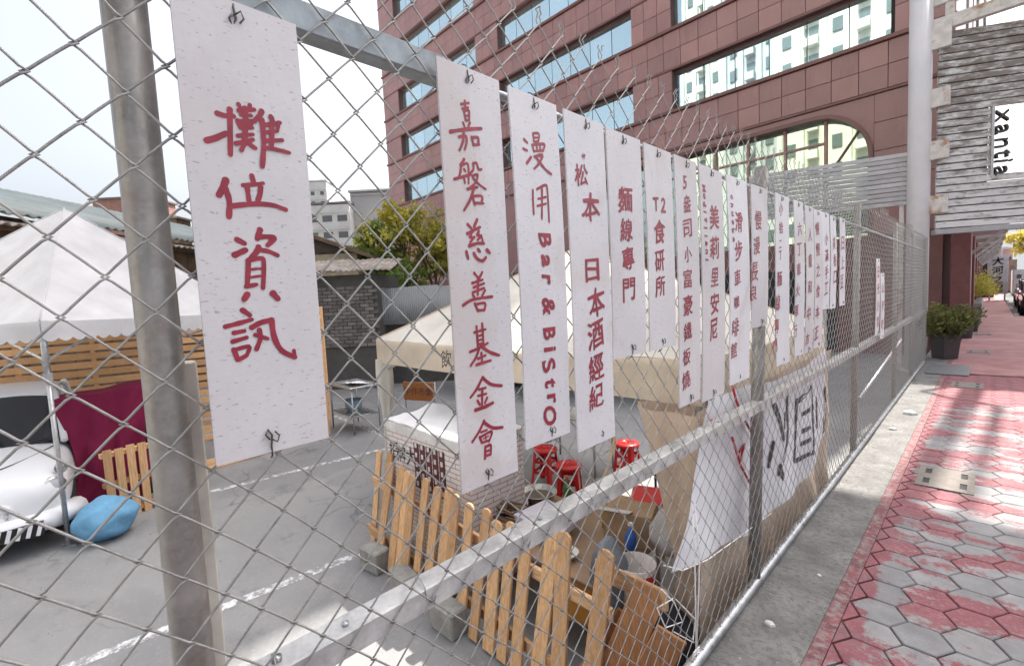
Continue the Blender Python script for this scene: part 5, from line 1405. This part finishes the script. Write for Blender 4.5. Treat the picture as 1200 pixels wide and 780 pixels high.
for k in range(9):
    u = k / 8; p = a.lerp(b, u); m = corrug((p.x - .35, p.y - .3, 2.62 + .06 * rnd.random()), (p.x + .35, p.y + .33, 2.60 + .06 * rnd.random()), F2 * 1.5 + Vector((0, 0, .42)), 6, .015)
    m.v = [v - F2 * .35 for v in m.v]; m.build('roof_sheet', M_RUSTR, SH, solid=.012)
GW = thing('corrugated_wall', 'pale grey corrugated sheet wall below the yellow green trees', 'wall', DP(480, 372, 13))
a = DP(436, 342, 13.0); b = DP(560, 336, 13.0)
for k in range(8):
    p = a.lerp(b, k / 8); q = a.lerp(b, (k + .985) / 8)
    corrug((p.x, p.y, 1.12), (q.x, q.y, 1.12), (0, 0, 1.02 + .05 * rnd.random()), 7, .014).build('sheet', M_GRYC, GW, solid=.008)
MB().box(((a.x + b.x) / 2 + F2.x * .6, (a.y + b.y) / 2 + F2.y * .6, (1.1 + LOT) / 2), ((b - a).length, .8, 1.1 - LOT), rot_z(rotv)).build('dark_opening', plain('opening_shade', (.09, .085, .08), .9), GW)  # near-black box paints the shaded opening beneath the sheets
# gable house left of trees
GH = thing('gable_house', 'brown gabled roof house between the large left board and the trees', 'house', VD(17, -6.5, LOT))
p = DP(385, 300, 18)
MB().box((p.x, p.y, (p.z + LOT) / 2), (3.2, 3, p.z - LOT), rot_z(rotv)).build('wall', plain('tan_wall', (.38, .32, .22), .8), GH)
ap = p + Vector((0, 0, 1.15)) - R2 * 1.3
for e in (1,):
    MB().prism([ap - F2 * 1.8 - R2 * .3, p - F2 * 1.8 + R2 * 2.2 + Vector((0, 0, -.35)), p - F2 * 1.8 + R2 * 2.2 + Vector((0, 0, -.22)), ap - F2 * 1.8 - R2 * .3 + Vector((0, 0, .14))], F2 * 3.8).build('roof', M_BRWALL, GH)
MB().prism([ap - F2 * 1.5, p - F2 * 1.5 + R2 * 1.6 - Vector((0, 0, .1)), p - F2 * 1.5 - R2 * 1.6 - Vector((0, 0, .1))], F2 * .1).build('gable', plain('dark_gable', (.08, .06, .05), .8), GH)
# back of the stall area: dark shed wall beyond the cream tent
DS = thing('dark_shed', 'dark lean-to shed in shade beyond the cream tent', 'shed', (-7.2, 9.2, LOT))
a = Vector((-10.2, 7.6, 0)); b = Vector((-2.6, 10.4, 0))
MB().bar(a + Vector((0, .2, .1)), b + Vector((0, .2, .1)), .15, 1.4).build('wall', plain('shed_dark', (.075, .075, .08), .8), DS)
for k in range(10):
    p = a.lerp(b, k / 10); q = a.lerp(b, (k + .98) / 10)
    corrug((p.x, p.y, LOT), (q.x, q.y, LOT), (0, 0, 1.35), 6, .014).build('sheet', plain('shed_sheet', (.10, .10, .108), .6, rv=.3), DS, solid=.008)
MB().bar(a + Vector((.2, -.5, .95)), b + Vector((0, -.5, .95)), 1.3, .04).build('roof', M_GRYC, DS)

# ------------------------------------------------------------------ trees
def m_leaf(name, c1, c2):
    m = NM(name); co = m.coords(True)
    cc = m.mix(m.ramp(m.noise(co, 1.6, 3), .35, .65), c1, c2)
    cc = m.mix(m.ramp(m.noise(co, 14, 2), .4, .7, 0, .5), cc, mul(c2, 1.35))
    m.col(cc); m.set(rough=.6)
    t = m.n.new('ShaderNodeBsdfTranslucent'); m.L(cc, t.inputs[0]); mx = m.n.new('ShaderNodeMixShader'); mx.inputs[0].default_value = .35
    m.L(m.b.outputs[0], mx.inputs[1]); m.L(t.outputs[0], mx.inputs[2]); m.L(mx.outputs[0], m.out.inputs['Surface'])
    return m.m
M_LY = m_leaf('leaf_yellow', (.26, .28, .05), (.58, .50, .10)); M_LG = m_leaf('leaf_green', (.075, .14, .035), (.19, .26, .055)); M_LB = m_leaf('leaf_bush', (.05, .075, .025), (.17, .17, .05))
M_BARK = plain('bark_grey', (.11, .085, .06), .9, scale=12, bump=.6)
def tree(label, base, h, cz, rad, mat, n, leaf, name='tree', nclump=26, trunk=.09, cat='tree', group=None):
    t = thing(name, label, cat, base, group); o = Vector(base); cl = []
    m = MB(); top = o + Vector((rnd.uniform(-.2, .2), rnd.uniform(-.2, .2), h))
    mid = o.lerp(top, .5) + Vector((rnd.uniform(-.1, .1), rnd.uniform(-.1, .1), 0))
    m.tube([o, mid, top], [trunk, trunk * .75, trunk * .3], 8)
    c = o + Vector((0, 0, cz))
    for k in range(nclump):
        d = Vector((rnd.gauss(0, 1), rnd.gauss(0, 1), rnd.gauss(0, 1))).normalized() * (rnd.random() ** .4)
        p = c + Vector((d.x * rad[0], d.y * rad[1], d.z * rad[2])); cl.append((p, rnd.uniform(.16, .34) * (rad[0] + rad[2]) / 2))
        if k % 2 == 0:
            s0 = o.lerp(top, rnd.uniform(.35, .9)); m.tube([s0, s0.lerp(p, .5) + Vector((0, 0, .06)), p], [trunk * .35, trunk * .25, trunk * .08], 5)
    m.build('trunk', M_BARK, t)
    m = MB()
    for k in range(n):
        p, r = cl[rnd.randrange(len(cl))]
        d = Vector((rnd.gauss(0, 1), rnd.gauss(0, 1), rnd.gauss(0, .8))) * r * .5
        q = p + d; a = Vector((rnd.gauss(0, 1), rnd.gauss(0, 1), rnd.gauss(0, 1))).normalized(); b = a.orthogonal().normalized(); b = Matrix.Rotation(rnd.random() * 6, 3, a) @ b
        s_ = leaf * rnd.uniform(.4, 1.4); e = a.cross(b)
        m.add([q - b * s_, q + e * s_ * .42, q + b * s_, q - e * s_ * .42], [(0, 1, 2, 3)])
    m.build('crown', mat, t)
    return t
p = DP(478, 372, 19); tree('tall yellow green tree in front of the office building', (p.x, p.y, LOT), 5.2, 5.0, (1.75, 1.75, 1.55), M_LY, 3300, .13, nclump=44)
p = DP(510, 372, 20); tree('second yellow green tree, half behind the longest board', (p.x, p.y, LOT), 4.8, 4.5, (1.3, 1.3, 1.2), M_LY, 2600, .12)
p = DP(441, 372, 18); tree('dark green bushy tree left of the yellow green trees', (p.x, p.y, LOT), 4.6, 4.1, (.95, .95, 1.3), M_LG, 3200, .11, nclump=30)
p = DP(470, 372, 17.5); tree('low dark green shrub tree below the yellow crown', (p.x, p.y, LOT), 3.4, 3.2, (1.5, 1.2, .7), M_LG, 2600, .10, name='shrub_tree')
p = DP(392, 330, 26); tree('dark green tree top behind the gabled house', (p.x, p.y, LOT), 5.2, 5.0, (1.6, 1.4, .8), M_LG, 2200, .14)
UPp = DP(374, 340, 15)
tag(MB().tube([(UPp.x, UPp.y, LOT), (UPp.x, UPp.y, 2.9)], .05, 8).build('utility_post', M_TUBE, loc=(UPp.x, UPp.y, LOT)), 'thin grey post right of the large left board', 'post')

# ================================================================== TOWERS BEHIND THE CAMERA (seen in the mirrored windows)
def tower(label, x0, x1, y, H, depth, c, nf, bays):
    mt = plain('tower_%d' % int(-x0), c, .8, var=.06, scale=.3)
    t = thing('apartment_tower', label, 'building', ((x0 + x1) / 2, y, LOT))
    MB().box(((x0 + x1) / 2, y - depth / 2, H / 2 + LOT / 2), (x1 - x0, depth, H - LOT)).build('wall', mt, t)
    wm = MB().box((0, 0, 0), ((x1 - x0) / bays * .42, .3, 1.5)).mesh('window'); wm.materials.append(plain('tower_window', (.10, .12, .12), .2))
    bm_ = MB().box((0, 0, 0), ((x1 - x0) / bays * .5, 1.0, .95)).mesh('balcony'); bm_.materials.append(mt)
    for f in range(nf):
        for k in range(bays):
            x = x0 + (k + .5) * (x1 - x0) / bays; z = 5 + f * (H - 6) / nf
            share(wm, 'window', t, (x, y, z + .3))
            if k % 2 == 1: share(bm_, 'balcony', t, (x, y + .5, z - .85))
    for k in range(bays + 1): MB().box((x0 + k * (x1 - x0) / bays, y + .2, H / 2), (.5, .5, H)).build('rib', mt, t)
tower('tall cream apartment tower mirrored in the office windows', -19, -2, -31, 62, 14, (.60, .58, .50), 17, 7)
tower('grey apartment tower mirrored in the office windows', -27, -20, -34, 58, 14, (.40, .40, .40), 16, 3)
tower('slim cream apartment tower mirrored at the edge of the office windows', -35, -29, -38, 60, 12, (.58, .57, .52), 17, 3)

# ================================================================== RIGHT: PAVEMENT FURNITURE AND FAR STREET
def holed(x0, x1, y0, y1, z, th, fx, fy):
    """plate with 2x2 slots near either end"""
    xs_ = [0, .12, .24, .76, .88, 1]; ys_ = [0, .14, .38, .62, .86, 1]; m = MB()
    for i in range(5):
        for j in range(5):
            if i in (1, 3) and j in (1, 3): continue
            m.box((x0 + (x1 - x0) * (xs_[i] + xs_[i + 1]) / 2, y0 + (y1 - y0) * (ys_[j] + ys_[j + 1]) / 2, z + th / 2), ((x1 - x0) * (xs_[i + 1] - xs_[i]), (y1 - y0) * (ys_[j + 1] - ys_[j]), th))
    return m
M_COVER = plain('drain_concrete', (.19, .17, .155), .9, scale=14, bump=.5, bscale=80, world=True, stain=(12, (.2, .16, .14), .5, .7, .6))
for i, (x0, x1, y0, y1, lab) in enumerate(((-.40, -.05, 4.92, 5.47, 'nearest concrete drain cover with slots set in the pavement'), (-.39, -.03, 9.72, 10.22, 'second concrete drain cover where the pavement turns all red'), (-.33, .05, 14.2, 14.75, 'third concrete drain cover in the shaded red walk'), (-.3, .08, 18.6, 19.1, 'farthest concrete drain cover along the red walk'))):
    t = thing('drain_cover', lab, 'drain cover', ((x0 + x1) / 2, (y0 + y1) / 2, .0), 'slotted drain covers in the pavement')
    holed(x0, x1, y0, y1, .0025, .006, 0, 0).build('cover', M_COVER, t)
    MB().box(((x0 + x1) / 2, (y0 + y1) / 2, .0018), (x1 - x0 - .01, y1 - y0 - .01, .001)).build('slot_shade', M_DARK, t)  # thin dark sheet paints the shade inside the slots
tag(MB().box((-.49, 11.45, .012), (.56, 1.2, .02)).build('steel_plate', plain('dull_plate', (.16, .165, .18), .5, .3, scale=5), bevel=.004, loc=(-.49, 11.45, .002)), 'dull steel plate lying before the first planter', 'plate')
M_POT = plain('planter_dark', (.05, .04, .04), .6)
def planter(label, x, y, w_, h, sh, n, nm='potted_shrub'):
    t = thing(nm, label, 'planter', (x, y, .002), 'planters along the building')
    MB().lathe([(0, 0), (w_ * .40, 0), (w_ * .5, h), (w_ * .54, h), (w_ * .54, h + .03), (w_ * .46, h + .03), (w_ * .44, h - .04), (0, h - .04)], (x, y, .002), 4 if n > 1500 else 14, smooth=False).build('pot', M_POT, t)
    m = MB(); o = Vector((x, y, h))
    for k in range(9): a = k * .7; m.tube([o, o + Vector((.3 * w_ * math.cos(a), .3 * w_ * math.sin(a), sh * .7))], [.012, .005], 5)
    m.build('stems', M_BARK, t); m = MB()
    for k in range(n):
        d = Vector((rnd.gauss(0, 1), rnd.gauss(0, 1), rnd.gauss(0, 1))).normalized() * rnd.random() ** .35
        kk = 1 + .55 * nz(d.x * 2.2 + x * 3, d.y * 2.2 + y, d.z * 2.2)
        q = o + Vector((d.x * w_ * .85 * kk, d.y * w_ * .85 * kk, sh * .45 + d.z * sh * .55 * kk))
        a = Vector((rnd.gauss(0, 1), rnd.gauss(0, 1), rnd.gauss(0, 1))).normalized(); b = a.orthogonal().normalized(); e = a.cross(b); s_ = .05 * rnd.uniform(.6, 1.2)
        m.add([q - b * s_, q + e * s_ * .5, q + b * s_, q - e * s_ * .5], [(0, 1, 2, 3)])
    m.build('foliage', M_LB, t)
planter('large dark planter with leafy shrub at the end of the chain link fence', -.62, 13.1, .50, .50, .62, 1900)
for k in range(2):
    planter(('nearer', 'farther')[k] + ' small dark flower pot behind the large planter', -.42 + .06 * k, 17.6 + k * 2.1, (.30, .36, .26)[k], (.30, .36, .26)[k], (.30, .38, .44)[k], 300, 'flower_pot')
PB = thing('planter_box', 'long grey planter box with green hedge along the office building', 'planter', (-.62, 24, 0))
MB().box((-.35, 26.2, .35), (.36, 5, .7)).build('box', plain('planter_grey', (.33, .33, .33), .8), PB, bevel=.02)
m = MB()
for k in range(2600):
    q = Vector((-.30 + rnd.gauss(0, .22), 24 + rnd.random() * 5, .95 + abs(rnd.gauss(0, .3)))); a = Vector((rnd.gauss(0, 1), rnd.gauss(0, 1), rnd.gauss(0, 1))).normalized(); b = a.orthogonal().normalized(); e = a.cross(b); s_ = .07
    m.add([q - b * s_, q + e * s_ * .4, q + b * s_, q - e * s_ * .4], [(0, 1, 2, 3)])
m.build('hedge', M_LY, PB)
# upright white street sign
SS = thing('street_sign', 'upright white sign board with dark characters far along the walk', 'sign', (.3, 44, 0))
p = AY(1169, 322, 44)
MB().box((p.x, 44, p.z), (.95, .12, 2.5)).build('board', plain('sign_white', (.7, .7, .72), .5), SS, bevel=.01)
for k, ch in enumerate('大河之屋'):
    mm = MB(); put(mm, ch, p.x, p.z + .9 - k * .6, .5, lambda u, v: Vector((u, 43.93, v)), off=0, bold=.02); mm.build('character', M_BLK, SS)
for e in (-.35, .35): MB().box((p.x + e, 44, (p.z - 1.25) / 2), (.08, .08, p.z - 1.25)).build('leg', M_TUBE, SS)
# arcade with its shade painted near-black and street buildings at the far end
def fbox(name, label, px0, px1, ytop, Y, depth, mat, cat='building', base=-.02, roof=None, wins=0):
    a = AY(px0, ytop, Y); b = AY(px1, ytop, Y); top = a.z
    t = thing(name, label, cat, ((a.x + b.x) / 2, Y, base))
    MB().box(((a.x + b.x) / 2, Y + depth / 2, (top + base) / 2), (b.x - a.x, depth, top - base)).build('wall', mat, t)
    if roof: MB().prism([(a.x - .4, Y - .4, top), (b.x + .4, Y - .4, top), ((a.x + b.x) / 2, Y - .4, top + (b.x - a.x) * .28)], (0, depth + .8, 0)).build('roof', roof, t)
    for k in range(wins):
        x = a.x + (b.x - a.x) * (k + .5) / wins
        for z in (top * .35, top * .72): MB().box((x, Y - .02, z), ((b.x - a.x) / wins * .5, .1, top * .16)).build('window', plain('win_dark', (.09, .10, .11), .15), t)
    return t
fbox('shop_arcade', 'shop arcade with its shade painted near-black beside the upright white sign', 1138, 1166, 309, 50, 10, plain('arcade_shade', (.05, .045, .05), .8))
fbox('street_house', 'pale far house with pitched roof left of the sign pole', 1150, 1166, 290, 75, 10, plain('house_a', (.34, .31, .28), .8), roof=plain('roof_a', (.3, .29, .3), .7), wins=3)
fbox('street_house', 'white far house with pale gabled roof right of the sign pole', 1170, 1187, 293, 85, 10, plain('house_b', (.48, .47, .46), .8), roof=plain('roof_b', (.5, .5, .52), .7), wins=3)
fbox('street_house', 'far brown shop front beneath the yellow tree', 1172, 1192, 305, 66, 8, plain('house_c', (.2, .15, .12), .8), wins=2)
fbox('street_house', 'tall grey far house at the end of the row', 1141, 1153, 280, 95, 10, plain('house_d', (.30, .28, .27), .8), wins=2)
fbox('street_house', 'white far building at the right edge of the street', 1189, 1235, 316, 55, 8, plain('house_e', (.66, .66, .68), .7), wins=4)
p = AY(1168, 340, 60); tag(MB().tube([(p.x, 60, -.1), (p.x, 60, AY(1168, 268, 60).z)], .3, 10).build('street_pole', plain('pole_grey', (.3, .29, .28), .8), loc=(p.x, 60, -.1)), 'grey concrete pole behind the upright white sign', 'pole')
p = AY(1192, 335, 70); tree('yellow green street tree above the parked cars', (p.x + 1.2, 70, -.14), 5.5, 5.2, (2.0, 2.0, 1.6), M_LY, 1500, .25, trunk=.16)
hm = MB()
hm.grid(lambda u, v: (-500 + 1200 * u, 420 + 260 * v, -2 + (60 + 26 * nz(u * 6, v * 2, 3) + 14 * nz(u * 19, v * 5, 1)) * math.sin(math.pi * min(1, v * 1.1 + .02)) * (.45 + .55 * math.exp(-((u - .45) / .25) ** 2))), 80, 14)
struct(hm.build('hills', plain('far_hill', (.20, .22, .24), .95, scale=.02, world=True)))
def street_car(label, x, y, c, rz=0):
    t = thing('parked_car', label, 'car', (x, y, -.135), 'cars parked along the far kerb'); o = Vector((x, y, -.135))
    mt = plain('paint_%s' % label.split()[0], c, .25, coat=.5)
    def prof(hw, pts, nm, mm):
        P = [o + Vector((-hw, a, b)) for a, b in pts]; MB().prism(P, (2 * hw, 0, 0)).build(nm, mm, t, bevel=.05)
    prof(.86, [(-2.1, .3), (2.1, .3), (2.15, .7), (1.2, .88), (-1.4, .92), (-2.15, .85)], 'body', mt)
    prof(.74, [(-1.6, .9), (1.1, .9), (.45, 1.42), (-1.05, 1.45)], 'cabin', M_CARG)
    MB().box(o + Vector((0, -.3, 1.45)), (1.4, 1.45, .05)).build('roof', mt, t, bevel=.02)
    for e in (-1, 1):
        for yy in (-1.35, 1.35):
            MB().tube([o + Vector((e * .68, yy, .31)), o + Vector((e * .88, yy, .31))], .31, 16).build('wheel', M_RUB, t)
        MB().box(o + Vector((e * .66, -2.13, .72)), (.3, .06, .14)).build('tail_light', M_RED, t)
street_car('black parked car nearest along the far kerb', 1.85, 31.5, (.025, .022, .03))
street_car('maroon parked car beyond the black one', 1.9, 37.5, (.12, .02, .03))
street_car('silver parked car third along the far kerb', 2.0, 43.5, (.4, .4, .42))
# litter on the concrete strip
for i, (px, py, s_, lab) in enumerate(((1066, 485, .10, 'scrap of white paper on the sunlit concrete strip'), (902, 731, .035, 'small pale stone on the near concrete strip'), (960, 674, .02, 'tiny stone on the concrete strip beside the red edge'), (1046, 503, .05, 'smaller white scrap by the fence foot'))):
    p = G(px, py, .004)
    m = MB().lathe([(0, 0), (s_, 0), (s_ * .9, s_ * .3), (s_ * .4, s_ * .5), (0, s_ * .5)], (p.x, p.y, .0025), 5, smooth=False, sx=.8, sy=.55)
    tag(m.build('litter_scrap', plain('litter', (.6, .6, .6), .8), loc=(p.x, p.y, .002)), lab, 'litter')
gm = MB()
for k in range(900):
    if k % 3: x, y = -1.2 - rnd.random() ** .7 * 8, -1.5 + rnd.random() * 7
    else: x, y = -1.0 - rnd.random() * .5, rnd.random() * 10
    r = .004 + .012 * rnd.random() ** 3; a = rnd.random() * 6
    P = [(x + r * math.cos(a + q * 1.57) * rnd.uniform(.6, 1.3), y + r * math.sin(a + q * 1.57) * rnd.uniform(.6, 1.3), LOT + .002) for q in range(4)] + [(x, y, LOT + .002 + r * .7)]
    gm.add(P, [(0, 1, 4), (1, 2, 4), (2, 3, 4), (3, 0, 4)])
o = stuff(gm.build('grit', plain('grit_mix', (.3, .28, .25), .9, var=.5, scale=40, world=True))); o['label'] = 'scattered grit and crumbs over the lot ground'
gm = MB()
for k in range(500):
    x = -.93 + rnd.random() ** 1.5 * .38; y = 1.2 + rnd.random() * 9; r = .003 + .007 * rnd.random() ** 3; a = rnd.random() * 6
    P = [(x + r * math.cos(a + q * 1.57) * rnd.uniform(.6, 1.3), y + r * math.sin(a + q * 1.57) * rnd.uniform(.6, 1.3), .002) for q in range(4)] + [(x, y, .002 + r * .8)]
    gm.add(P, [(0, 1, 4), (1, 2, 4), (2, 3, 4), (3, 0, 4)])
o = stuff(gm.build('gravel_bits', plain('grit_mix', (.3, .28, .25), .9))); o['label'] = 'loose gravel bits along the concrete strip at the fence foot'
